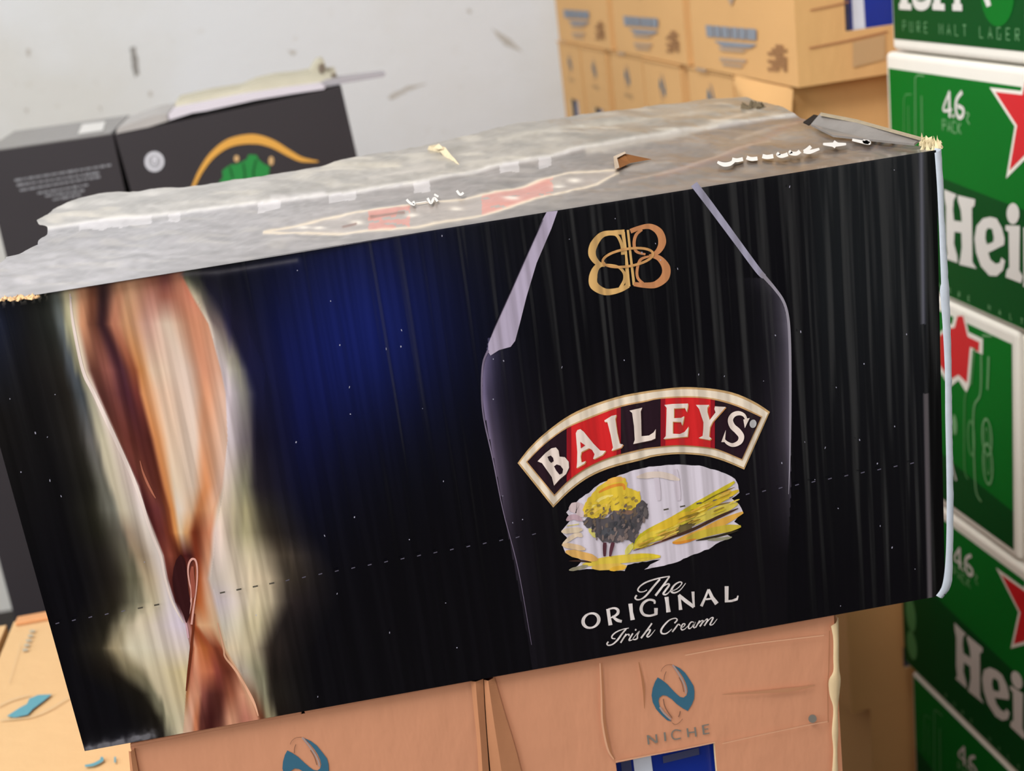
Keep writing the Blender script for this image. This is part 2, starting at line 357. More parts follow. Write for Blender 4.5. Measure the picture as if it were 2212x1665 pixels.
def grid_object(name, P, col, material, parent, nu, nv, extra=None):
    """P (nu*nv,3) u-major grid with colours"""
    me = bpy.data.meshes.new(name); nf = (nu-1)*(nv-1)
    iu, iv = np.meshgrid(np.arange(nu-1), np.arange(nv-1), indexing='ij'); a = (iu*nv+iv).ravel()
    idx = np.stack([a, a+nv, a+nv+1, a+1], 1).astype(np.int32)
    tot = np.full(nf, 4, np.int32); loops = idx.ravel(); mi = np.zeros(nf, np.int32); base = len(P)
    if extra:
        P = np.concatenate([P, np.array(extra.v)]); col = np.concatenate([col, np.zeros((len(extra.v), 3))])
        loops = np.concatenate([loops, np.array([base+i for f_ in extra.f for i in f_], np.int32)])
        tot = np.concatenate([tot, np.array([len(f_) for f_ in extra.f], np.int32)]); mi = np.concatenate([mi, np.array(extra.mi, np.int32)+1])
    nf = len(tot)
    me.vertices.add(len(P)); me.vertices.foreach_set('co', np.asarray(P, np.float32).ravel())
    me.loops.add(len(loops)); me.loops.foreach_set('vertex_index', loops.astype(np.int32))
    me.polygons.add(nf); me.polygons.foreach_set('loop_start', np.concatenate([[0], np.cumsum(tot)[:-1]]).astype(np.int32)); me.polygons.foreach_set('loop_total', tot)
    me.polygons.foreach_set('use_smooth', np.ones(nf, bool))
    me.update(calc_edges=True)
    c = np.clip(col, 0, 255)/255.0; c = np.where(c <= 0.04045, c/12.92, ((c+0.055)/1.055)**2.4)
    at = me.color_attributes.new('print', 'FLOAT_COLOR', 'POINT')
    at.data.foreach_set('color', np.concatenate([c, np.ones((len(c), 1))], 1).astype(np.float32).ravel())
    me.materials.append(material)
    if extra:
        for m_ in extra.mats: me.materials.append(m_)
        me.polygons.foreach_set('material_index', mi)
    o = bpy.data.objects.new(name, me); C.objects.link(o)
    if parent: o.parent = parent
    return o
PRINT = attr_mat('glossy_carton_print', 0.24, 0.55, 0.0, 'rib', 0.12)
def front_point(u, v):                           # u 0..1 left-right, v 0..1 bottom-top, corners as measured
    bl, br, tl, tr = [np.array(F(*p)) for p in ((183, 1622), (2042, 1285), (-85, 660), (2022, 324))]
    u = u[:, None]; v = v[:, None]
    return (bl*(1-u)+br*u)*(1-v)+(tl*(1-u)+tr*u)*v
NU, NV = 880, 470
uu, vv = np.meshgrid(np.linspace(0, 1, NU), np.linspace(0, 1, NV), indexing='ij')
PF = front_point(uu.ravel(), vv.ravel()); px_, py_ = project(PF)
colF = front_art(px_, py_)

# --- crisp print on the front: one part per motif
def fr(layer): return lambda x, y: F(x, y, 0.00018*layer)
def cf(cr, layer):
    f = fr(layer); return lambda x, y: f(*cr((x, y)))
G = lambda c: ink(c, True)
# bottle outline
bo = MB((0, -1, 0)); c3 = crop(1000, 380, 2.765); t1 = cf(c3, 1)
bo.poly([[(500,215),(566,208),(530,310),(440,520),(410,620),(380,720),(340,880),(312,985),(285,1020),(215,1040),(165,1072),(150,1050),(152,1000),(200,880),(300,660),(400,430),(475,262)]], t1, G((172,160,182)))
bo.stroke([(478,262),(385,465),(285,690),(190,900),(165,960)], [3,5,5,5,3], cf(c3, 2), G((40,34,48)), smooth=False)
bo.stroke([(152,1040),(125,1100),(114,1180),(112,1300),(118,1400),(135,1500),(180,1700),(240,2000),(330,2350),(410,2800)], [12,11,10,9,8,8,7,5,4,2], t1, G((120,108,130)))
local(bo, LIQ0).build('bottle_outline', liq)
bo = MB((0, -1, 0))
bo.stroke([(1380,48),(1480,180),(1620,370),(1760,560),(1800,602)], [44,42,38,36,30], t1, G((150,146,166)))
bo.stroke([(1780,580),(1860,670),(1915,750),(1942,850),(1952,1000),(1955,1200),(1955,1440),(1952,1700),(1945,1900)], [26,18,16,16,16,15,14,8,3], t1, G((146,140,152)))
local(bo, LIQ0).build('bottle_outline', liq)
# interlocked double-letter emblem
em = MB((0, -1, 0)); t1 = cf(c3, 2); GA, GB_ = G((206,164,104)), G((188,128,86))
em.stroke([(965,335),(900,338),(830,352),(782,410),(772,470),(805,520),(850,535)], [31, 26, 35, 47, 45, 31, 14], t1, GA)
em.stroke([(850,350),(915,352),(948,410),(955,470)], [14, 17, 19, 21], t1, GA)
em.stroke([(850,520),(800,545),(778,600),(785,655),(850,692),(930,682),(990,655)], [17, 35, 50, 52, 40, 31, 24], t1, GA)
em.stroke([(850,530),(920,540),(960,575),(965,620),(940,670)], [14, 14, 17, 19, 21], t1, GA)
em.stroke([(955,335),(975,480),(985,660)], [24, 14, 31], t1, GA)
em.stroke([(985,322),(1002,480),(1022,650)], [14, 14, 17], t1, GA)
em.stroke([(1000,330),(1060,308),(1120,302),(1172,335),(1190,395),(1165,450),(1115,478)], [28, 26, 33, 45, 47, 33, 14], t1, GB_)
em.stroke([(1070,320),(1035,350),(1022,400),(1035,450),(1090,468)], [14, 19, 19, 17, 12], t1, GB_)
em.stroke([(1110,475),(1170,490),(1212,545),(1205,605),(1150,648),(1080,652),(1020,645)], [14, 33, 50, 52, 40, 31, 24], t1, GB_)
em.stroke([(1110,480),(1060,500),(1040,560),(1045,610),(1080,645)], [12, 17, 17, 17, 17], t1, GB_)
em.ring((985, 487), 152, 52, 15, cf(c3, 3), G((196,146,92)), rot=-0.16)
local(em, LIQ0).build('gold_emblem', liq)['label'] = 'gold emblem of two interlocked letters'
# arched name badge
bd = MB((0, -1, 0))
topO = [(1118,1000),(1142,969),(1175,937),(1223,901),(1272,877),(1337,856),(1394,845),(1425,841),(1476,836),(1539,839.5),(1590,850),(1634,870),(1663,889.5)]
botO = [(1195,1096),(1231.6,1060),(1272,1031),(1321,1010),(1385.6,993.7),(1412.7,986),(1463,980.6),(1520,984),(1564.5,996),(1607.6,1014)]
topI = [(1139,997),(1175,961),(1223.5,925.6),(1272,904.6),(1337,880),(1394,868),(1425,861.5),(1488,858.5),(1539,863),(1590,877),(1644,901)]
botI = [(1197.6,1068),(1231.6,1034),(1272,1007),(1321,986),(1385.6,969.4),(1412.7,965.4),(1463,961),(1514,964),(1552,970.5),(1602.5,991.4)]
def resample(pts, n=40):
    P, _ = catmull(pts, [1]*len(pts)); s = [0]
    for a, b in zip(P[:-1], P[1:]): s.append(s[-1]+math.hypot(a[0]-b[0], a[1]-b[1]))
    q = np.linspace(0, s[-1], n); return list(zip(np.interp(q, s, [p[0] for p in P]), np.interp(q, s, [p[1] for p in P])))
rT, rB, iT, iB = map(resample, (topO, botO, topI, botI))
def lerpl(a, b, t): return [(p[0]*(1-t)+q[0]*t, p[1]*(1-t)+q[1]*t) for p, q in zip(a, b)]
for k, (t, c) in enumerate([(0, (196,160,112)), (0.2, (232,216,196)), (0.86, (205,160,110)), (1.0, (38,20,30))]):
    a, b = lerpl(rT, iT, t), lerpl(rB, iB, t)
    bd.poly([a + b[::-1]], fr(2+k), G(c))
fT = lambda x: np.interp(x, [p[0] for p in iT], [p[1] for p in iT]); fB = lambda x: np.interp(x, [p[0] for p in iB], [p[1] for p in iB])
for x0, x1 in ((1224, 1341), (1427, 1544)):
    q = [(x, fT(x)) for x in np.linspace(x0, x1, 12)] + [(x, fB(x)) for x in np.linspace(x1, x0, 12)]
    bd.poly([q], fr(6), G((150,24,36)))
    x0 += 10; x1 -= 9
    q = [(x, fT(x)) for x in np.linspace(x0, x1, 12)] + [(x, fB(x)) for x in np.linspace(x1, x0, 12)]
    bd.poly([q], fr(6.4), G((206,38,40)))
local(bd, LIQ0).build('name_badge', liq)['label'] = 'arched red and black name badge with gold rim'
nm = MB((0, -1, 0)); s3, s4 = crop(1110, 830, 6.168), crop(1400, 830, 7.9); IV = G((234,216,206)); t8, t9 = cf(s3, 8), cf(s4, 8)
GO = G((216,150,90))
letters = [
 (s3, [[(315,1025),(420,915),(500,852),(560,840),(595,880),(608,962),(680,970),(730,1030),(735,1110),(695,1195),(610,1265),(535,1350),(522,1300),(505,1235),(375,1050)],
       [(447,965),(492,948),(522,978),(530,1022),(498,1046),(470,1018)], [(535,1092),(570,1066),(620,1082),(655,1130),(645,1185),(608,1202),(565,1150)]]),
 (s3, [[(885,595),(930,630),(1060,790),(1150,880),(1225,885),(1180,940),(1070,995),(1055,990),(1075,930),(1040,870),(1000,850),(900,900),(888,960),(900,1040),(960,1020),(940,1055),(835,1115),(842,1040),(845,900),(825,650),(845,610)], [(884,765),(950,812),(892,852)]]),
 (s3, [[(1205,480),(1300,420),(1365,405),(1350,460),(1375,640),(1410,790),(1455,800),(1430,840),(1300,885),(1320,840),(1290,680),(1245,500),(1210,500)]]),
 (s3, [[(1540,350),(1620,330),(1710,310),(1690,360),(1695,480),(1700,690),(1800,680),(1860,640),(1890,595),(1885,720),(1830,745),(1590,795),(1610,740),(1600,560),(1575,380)]]),
 (s4, [[(275,350),(420,332),(680,325),(675,390),(655,470),(630,400),(440,410),(440,575),(560,570),(615,540),(600,620),(580,700),(560,640),(420,635),(420,840),(540,845),(620,810),(690,720),(670,890),(260,930),(300,880),(310,620),(315,400)]]),
 (s4, [[(815,350),(950,350),(1045,350),(1010,400),(1010,470),(1050,610),(1150,480),(1130,420),(1140,375),(1230,380),(1325,385),(1270,450),(1100,640),(1055,730),(1040,890),(1080,920),(1050,950),(860,915),(930,880),(940,780),(945,650),(870,420)]])]
for cr_, loops in letters:
    off = 10 if cr_ is s3 else 13
    nm.poly([[(x+off, y+off) for x, y in loops[0]]], cf(cr_, 7.4), GO if loops is not letters[0][1] and loops is not letters[3][1] else G((60,34,36)))
    nm.poly(loops, cf(cr_, 8), IV)
    for h_ in loops[1:]: nm.poly([h_], cf(cr_, 8.6), G((38,20,30)) if loops is letters[0][1] else G((196,36,40)))
nm.stroke([(1690,640),(1640,530),(1545,492),(1450,525),(1405,610),(1440,715),(1530,800),(1590,890),(1560,985),(1450,1035),(1350,1000),(1285,930)], [30,52,74,84,88,100,108,100,84,66,50,26], t9, IV)
nm.poly([[(1735,572),(1650,748),(1625,600)]], t9, IV); nm.poly([[(1325,778),(1248,985),(1310,985)]], t9, IV)
nm.disc((1790, 672), 58, 72, t9, G((190,188,190)), rot=0.2)
local(nm, LIQ0).build('name_lettering', liq)['label'] = 'raised ivory serif name lettering on the badge'
# countryside vignette
vg = MB((0, -1, 0)); s5 = crop(1200, 980, 5.144); r5 = random.Random(11)
vg.poly([jag([(120,650),(170,580),(300,480),(500,330),(750,220),(1000,150),(1300,120),(1600,130),(1850,200),(2000,280),(2030,340),(2040,430),(1960,500),(2040,560),(2085,640),(1990,750),(2060,800),(1880,890),(1960,930),(1780,1000),(1700,1060),(1500,1130),(1350,1200),(1200,1240),(990,1285),(1050,1230),(1170,1170),(800,1230),(770,1300),(560,1290),(350,1280),(150,1300),(250,1240),(300,1190),(110,1100),(70,1010),(150,960),(60,860),(120,790),(180,720)], 5, 40, r5)], cf(s5, 2), G((212,202,214)))
lay = [3.0]
def br(pts, wd, c, tp=0.25):
    lay[0] += 0.012
    vg.stroke(pts, wd, cf(s5, lay[0]), G(c), taper=tp)
for x in (1110, 1330): br([(x,170),(x+20,330),(x+40,520)], 60, (204,192,204), 0.6)
br([(900,260),(1150,230),(1380,290)], 70, (216,198,188)); br([(150,620),(250,600),(310,700)], 120, (206,184,186)); br([(120,740),(200,700),(300,740)], 60, (190,160,170))
br([(860,1060),(1000,905),(1300,745),(1600,565),(1990,310)], 96, (202,184,46)); br([(1150,850),(1500,680),(1800,520),(2035,405)], 80, (214,180,50))
br([(1000,900),(1200,800),(1400,700),(1700,640)], 90, (220,184,54)); br([(1180,910),(1500,760),(1800,640),(2025,550)], 100, (212,192,84)); br([(880,1040),(1050,930),(1250,870)], 110, (222,196,70))
br([(1080,960),(1300,880),(1450,820)], 80, (214,172,100)); br([(1180,965),(1500,850),(1800,705),(2030,605)], 34, (70,46,36)); br([(1300,990),(1550,905),(1800,785),(2085,650)], 84, (222,168,74))
br([(1450,950),(1750,860),(2060,805)], 84, (200,176,62)); br([(1560,965),(1800,915),(2030,850)], 26, (52,44,30)); br([(1690,955),(1850,945),(1960,925)], 34, (150,146,122)); br([(1300,990),(1400,985),(1560,945)], 30, (216,140,50))
br([(1500,625),(1700,590),(1950,535)], 16, (128,104,34)); br([(1600,560),(1800,450),(1990,370)], 14, (120,100,36)); br([(860,1078),(1100,1000),(1330,925)], 14, (110,66,56)); br([(840,1010),(900,960),(950,880)], 24, (190,180,40))
lay[0] += .12; vg.poly([jag([(1330,850),(1380,790),(1450,760),(1540,730),(1560,770),(1500,840),(1420,880),(1340,890)], 9, 16, r5)], cf(s5, lay[0]), G((110,96,60)))
br([(110,1085),(300,1130),(470,1175)], 84, (222,172,98)); br([(70,1010),(200,1030),(330,1060)], 60, (220,188,150)); br([(65,865),(180,850),(300,840)], 60, (216,196,170)); br([(130,800),(260,780)], 40, (212,196,110)); br([(80,1000),(230,900),(300,920)], 50, (222,200,176))
br([(370,830),(410,880),(450,930)], 46, (224,212,120)); br([(300,1235),(600,1185),(900,1155),(1165,1140)], 92, (222,194,74)); br([(400,1265),(600,1255),(790,1250)], 70, (224,184,86)); br([(150,1292),(250,1270),(360,1240)], 40, (150,142,118)); br([(600,1290),(700,1270),(780,1265)], 50, (226,176,60)); br([(150,1190),(280,1190),(400,1205)], 20, (60,38,30)); br([(780,1120),(820,1050),(860,1010)], 60, (216,206,110)); br([(850,1160),(1000,1130),(1160,1145)], 46, (226,200,56))
lay[0] += .12; vg.poly([jag([(320,690),(300,620),(340,520),(420,430),(480,360),(600,290),(720,255),(785,275),(800,380),(930,420),(955,520),(850,620),(600,640),(480,700),(400,720)], 8, 22, r5)], cf(s5, lay[0]), G((222,190,62)))
br([(560,330),(650,290),(760,280)], 60, (232,176,80)); br([(480,430),(560,385),(660,350),(750,345),(765,400)], 34, (222,140,52), 0.5); br([(400,600),(500,500),(640,460)], 34, (236,214,120)); br([(380,680),(480,600),(600,560)], 40, (232,196,90)); br([(800,480),(880,450),(940,520)], 70, (206,190,80))
lay[0] += .12; vg.poly([jag([(310,750),(400,660),(520,620),(490,720),(560,720),(640,650),(680,575),(800,590),(900,560),(965,515),(1020,560),(1032,700),(960,780),(930,860),(870,990),(780,940),(700,990),(520,980),(450,900),(430,800),(350,830)], 10, 18, r5)], cf(s5, lay[0]), G((88,82,86)))
br([(650,620),(760,620),(860,650)], 90, (132,104,88)); br([(500,700),(580,630),(655,560)], 60, (224,186,96)); br([(560,820),(700,790),(900,800)], 90, (74,72,76)); br([(480,880),(600,870),(700,890)], 90, (84,84,90)); br([(930,600),(990,620),(1000,700)], 50, (112,104,104))
pal = [(222,190,62), (206,176,70), (150,128,70), (112,96,84), (80,76,80), (62,62,68), (128,112,108)]
for q in range(150):
    x_, y_ = r5.uniform(320, 1015), r5.uniform(400, 975)
    if ((x_-660)/350)**2+((y_-720)/280)**2 > 1 or (y_ > 850 and (x_ < 450 or x_ > 900)): continue
    t_ = (y_-430-(660-x_)*.28)/420+r5.uniform(-.22, .22); c_ = pal[min(6, max(0, int(t_*6)))]
    a_ = r5.uniform(-.9, .1) if t_ < .5 else r5.uniform(-1.8, -.6); L_ = r5.uniform(30, 75)
    br([(x_-L_*.5*math.cos(a_), y_-L_*.5*math.sin(a_)), (x_, y_), (x_+L_*.5*math.cos(a_), y_+L_*.5*math.sin(a_))], r5.uniform(14, 34), c_)
for q in range(60):
    u_ = r5.random(); x_ = 950+1050*u_+r5.uniform(-20, 20); y_ = 1000-640*u_+r5.uniform(-20, 190)*(.35+.65*u_); c_ = r5.choice([(206,184,50), (222,196,84), (150,124,44), (216,170,72), (190,176,60)])
    br([(x_-60, y_+26), (x_, y_), (x_+60, y_-24)], r5.uniform(8, 20), c_)
br([(548,985),(545,1060),(545,1140)], [46,40,30], (86,48,58), 0.8); br([(640,985),(620,1060),(605,1140)], [46,40,26], (92,52,62), 0.8)
local(vg, LIQ0).build('countryside_vignette', liq)['label'] = 'painted oval vignette with a yellow tree and fields'
# small lettering
lt = MB((0, -1, 0)); s1, s2 = crop(1300, 1230, 8.508), crop(1240, 1240, 5.821); WH = G((222,212,210)); ta, tb = cf(s1, 2), cf(s2, 2)
for pts, wd in [
 ([(1070,175),(960,300),(880,400),(800,490),(720,543),(650,553),(612,520),(642,470)], [30,34,36,32,22,24,30,30]),
 ([(1248,122),(1100,148),(950,185),(800,240),(700,310),(662,375),(700,410),(770,405),(830,375)], [16,22,26,26,24,26,22,16,16]),
 ([(1245,125),(1130,290),(985,480)], [26,34,40]), ([(1050,390),(1140,300),(1215,262),(1235,290),(1160,395),(1130,445),(1170,460),(1220,430),(1270,370)], [10,16,26,34,34,34,26,18,12]),
 ([(1275,385),(1350,370),(1430,310),(1472,245),(1430,228),(1350,270),(1290,345),(1280,405),(1340,425),(1440,375),(1540,250)], [12,14,16,20,20,28,36,38,28,16,10]),
 ([(450,1085),(370,1180),(290,1290),(200,1370),(120,1390),(95,1362),(120,1325)], [24,30,32,22,22,26,24]), ([(495,1072),(380,1098),(260,1150),(190,1215),(192,1262),(250,1270)], [12,18,22,24,22,16]),
 ([(450,1180),(400,1255),(345,1345)], 28), ([(400,1260),(460,1195),(500,1192),(495,1220)], [10,16,22,20]), ([(570,1170),(515,1260),(505,1300),(560,1290)], [24,28,26,10]), ([(630,1092),(615,1118)], 26),
 ([(560,1280),(640,1180),(690,1130),(655,1200),(650,1260),(600,1285),(560,1275)], [8,12,16,24,26,20,14]), ([(920,985),(830,1110),(720,1258)], [24,28,30]), ([(780,1180),(850,1115),(890,1105),(870,1160),(830,1215),(850,1238),(900,1205),(980,1105)], [8,16,26,28,28,24,14,8]),
 ([(1335,985),(1385,925),(1345,895),(1240,930),(1140,1030),(1090,1115),(1105,1172),(1190,1172),(1290,1090)], [24,24,18,22,30,32,28,20,10]), ([(1400,1005),(1350,1075),(1295,1145)], 26), ([(1350,1070),(1410,1005),(1440,1030)], [8,20,20]),
 ([(1450,1075),(1510,1040),(1530,1002),(1490,1000),(1458,1055),(1468,1105),(1520,1095),(1575,1040)], [8,12,18,20,26,24,14,8]), ([(1690,965),(1640,965),(1595,1030),(1600,1082),(1650,1060),(1715,962),(1685,1035),(1700,1070),(1745,1040)], [12,20,26,24,12,24,26,20,8]),
 ([(1800,935),(1760,1000),(1725,1062)], 24), ([(1765,1005),(1830,940),(1862,940),(1840,985),(1800,1045)], [8,16,24,26,26]), ([(1845,990),(1920,912),(1945,918),(1925,965),(1880,1032)], [8,16,24,26,26]), ([(1925,975),(2000,892),(2045,885),(2010,960),(1990,1010),(2040,1005),(2120,905)], [8,16,24,26,26,14,8])]:
    lt.stroke(pts, [q*1.05 for q in wd] if isinstance(wd, list) else wd, ta, WH)
lt.stroke([(212+103*math.cos(a)*math.cos(-.5)-88*math.sin(a)*math.sin(-.5), 582+103*math.cos(a)*math.sin(-.5)+88*math.sin(a)*math.cos(-.5)) for a in [k*math.pi/12 for k in range(24)]], [34+10*math.cos(2*(k*math.pi/12)-.6) for k in range(24)], tb, WH, closed=True, smooth=False)
for pts, wd, sm in [([(425,435),(440,540),(458,640)], [44,42,50], 0), ([(430,440),(500,425),(548,445),(550,490),(510,525),(462,545)], [20,24,36,36,26,16], 1), ([(480,525),(540,575),(600,592)], [24,40,34], 1),
 ([(708,370),(720,480),(738,575)], [52,44,56], 0), ([(1012,372),(1008,335),(940,322),(870,365),(843,440),(875,505),(950,522),(1038,500)], [22,30,26,34,40,34,26,26], 1), ([(1030,510),(1030,425)], [40,46], 0),
 ([(1163,285),(1175,380),(1188,478)], [52,44,56], 0), ([(1322,262),(1330,350),(1340,448)], [34,34,44], 0), ([(1315,262),(1410,340),(1508,412)], [40,46,40], 0), ([(1508,412),(1500,320),(1495,218)], [24,30,38], 0),
 ([(1690,190),(1650,290),(1600,402)], [26,28,36], 0), ([(1690,190),(1735,290),(1795,372)], [34,44,54], 0), ([(1655,315),(1745,305)], 22, 0), ([(1918,150),(1918,345)], [50,44], 0), ([(1895,342),(1980,335),(2050,312)], [24,28,32], 0), ([(2045,320),(2062,268)], [26,14], 0)]:
    lt.stroke(pts, wd, tb, WH, smooth=bool(sm))
local(lt, LIQ0).build('small_lettering', liq)['label'] = 'white script and capital lettering under the vignette'
# perforation dashes, scuff specks, the pink loop of the swirl
pf = MB((0, -1, 0)); DK, LT_ = G((84,78,68)), G((96,92,108))
x = 120.0
while x < 1985:
    y = 1349-(x-110)*0.1872
    mm = DK if (285 < x < 615 or 1405 < x < 1510) else LT_
    if not (355 < x < 440 or 1150 < x < 1400): pf.stroke([(x, y), (x+(11 if mm is DK else 8), y-2.4)], 3.2 if mm is DK else 2.0, fr(9), mm, smooth=False)
    x += 35.5
r6 = random.Random(5); SP = G((168,166,184))
for i in range(150):
    x, y = r6.uniform(20, 1980), r6.uniform(360, 1600)
    e = 660-0.1603*(x+85); b_ = 1622-0.183*(x-183)
    if y < e+12 or y > b_-12 or x < 183-(1622-y)*0.28+10 or (150 < x < 620 and r6.random() < .8) or (1130 < x < 1660 and y > 830): continue
    L0 = r6.uniform(1.5, 5.0); a0 = r6.uniform(1.2, 2.1)
    pf.stroke([(x, y), (x+L0*math.cos(a0), y-L0*math.sin(a0))], r6.uniform(1.2, 2.4), fr(9), SP, smooth=False)
lp = pf; s7 = crop(200, 1100, 4.424)
lp.poly([[(800,480),(775,560),(762,660),(775,778),(820,895),(870,1010),(895,1090),(925,1010),(938,900),(915,780),(900,650),(895,560),(880,480),(840,430)]], cf(s7, .4), G((50,16,18)))
for pts_, wd_, c_ in [([(151,634),(158,700),(179,800),(203,850),(250,950),(294,1050),(327,1150),(347,1200),(357,1250),(372,1300),(396,1345)], [3,6,7,8,9,8,6,6,5,5,2], (228,210,202)), ([(470,1345),(483,1400),(487,1420),(512,1452),(545,1510),(558,1546)], [2,4,4,5,6,2], (228,172,140)),
                      ([(420,1325),(413,1400),(407,1450),(402,1492)], [3,6,5,2], (106,46,26))]:
    lp.stroke(pts_, wd_, fr(.7), G(c_))
lp.stroke([(890,1090),(930,960),(945,800),(925,700),(912,600),(920,520),(950,475),(985,490),(1000,580),(995,720),(975,880),(960,980),(945,1100)], [8,16,18,14,14,18,22,18,16,14,14,18,20], cf(s7, 1), G((214,158,146)))
lp.stroke([(955,545),(950,620),(960,720),(962,800),(955,850)], [20,40,44,34,14], cf(s7, 1.5), G((150,78,62)))
lp.stroke([(893,640+445),(905,1150),(915,1230)], [10,16,18], cf(s7, 1), G((205,160,170)))
s8 = crop(100, 850, 4.424)
lp.stroke([(895,640),(920,740),(960,840),(1010,940),(1045,1000)], [6,16,22,18,6], cf(s8, 1), G((176,106,84)))
local(lp, LIQ0)
front = grid_object('front_panel', PF-np.array(LIQ0), colF, PRINT, liq, 880, 470, lp)

# --- the other walls of the carton
CART = mat('black_carton_board', (24, 22, 24), 0.45, 0.4, 0, 'rough', 0.2, 20)
KR_IN = mat('bare_board', (168, 128, 92), 0.85, 0.2, 0, 'kraft', 0.1, 60)
cb = [np.array(F(*p)) for p in ((183, 1622), (2042, 1285), (-85, 660), (2022, 324))]     # bl br tl tr
def pan(name, pts, thick, material, label=None):
    b = MB(); b.prism(pts, thick, material); o = local(b, LIQ0).build(name, liq)
    if label: o['label'] = label
    return o
bl, br_, tl, tr = [tuple(c) for c in cb]
zt = BZ+H-0.004; e_ = 0.0012
pan('side_panel', [(bl[0]+.001, e_, bl[2]+.001), (bl[0]+.001, D, bl[2]+.001), (tl[0]+.001, D, zt-.02), (tl[0]+.001, .10, zt-.02), (tl[0]+.001, .07, zt), (tl[0]+.001, e_, zt)], (0.004, 0, 0), CART)
pan('side_panel', [(br_[0]-.006, e_, br_[2]+.004), (br_[0]-.006, D, br_[2]+.004), (tr[0]-.006, D, zt), (tr[0]-.006, e_, zt)], (0.004, 0, 0), CART)
pan('back_panel', [(bl[0]+.006, D-.004, BZ+.001), (br_[0]-.007, D-.004, BZ+.001), (tr[0]-.007, D-.004, zt), (tl[0]+.006, D-.004, zt)], (0, 0.004, 0), CART)
pan('bottom_panel', [(0.003, 0.003, BZ+0.0015), (0.497, 0.003, BZ+0.0015), (0.497, D, BZ+0.0015), (0.003, D, BZ+0.0015)], (0, 0, 0.004), KR_IN)

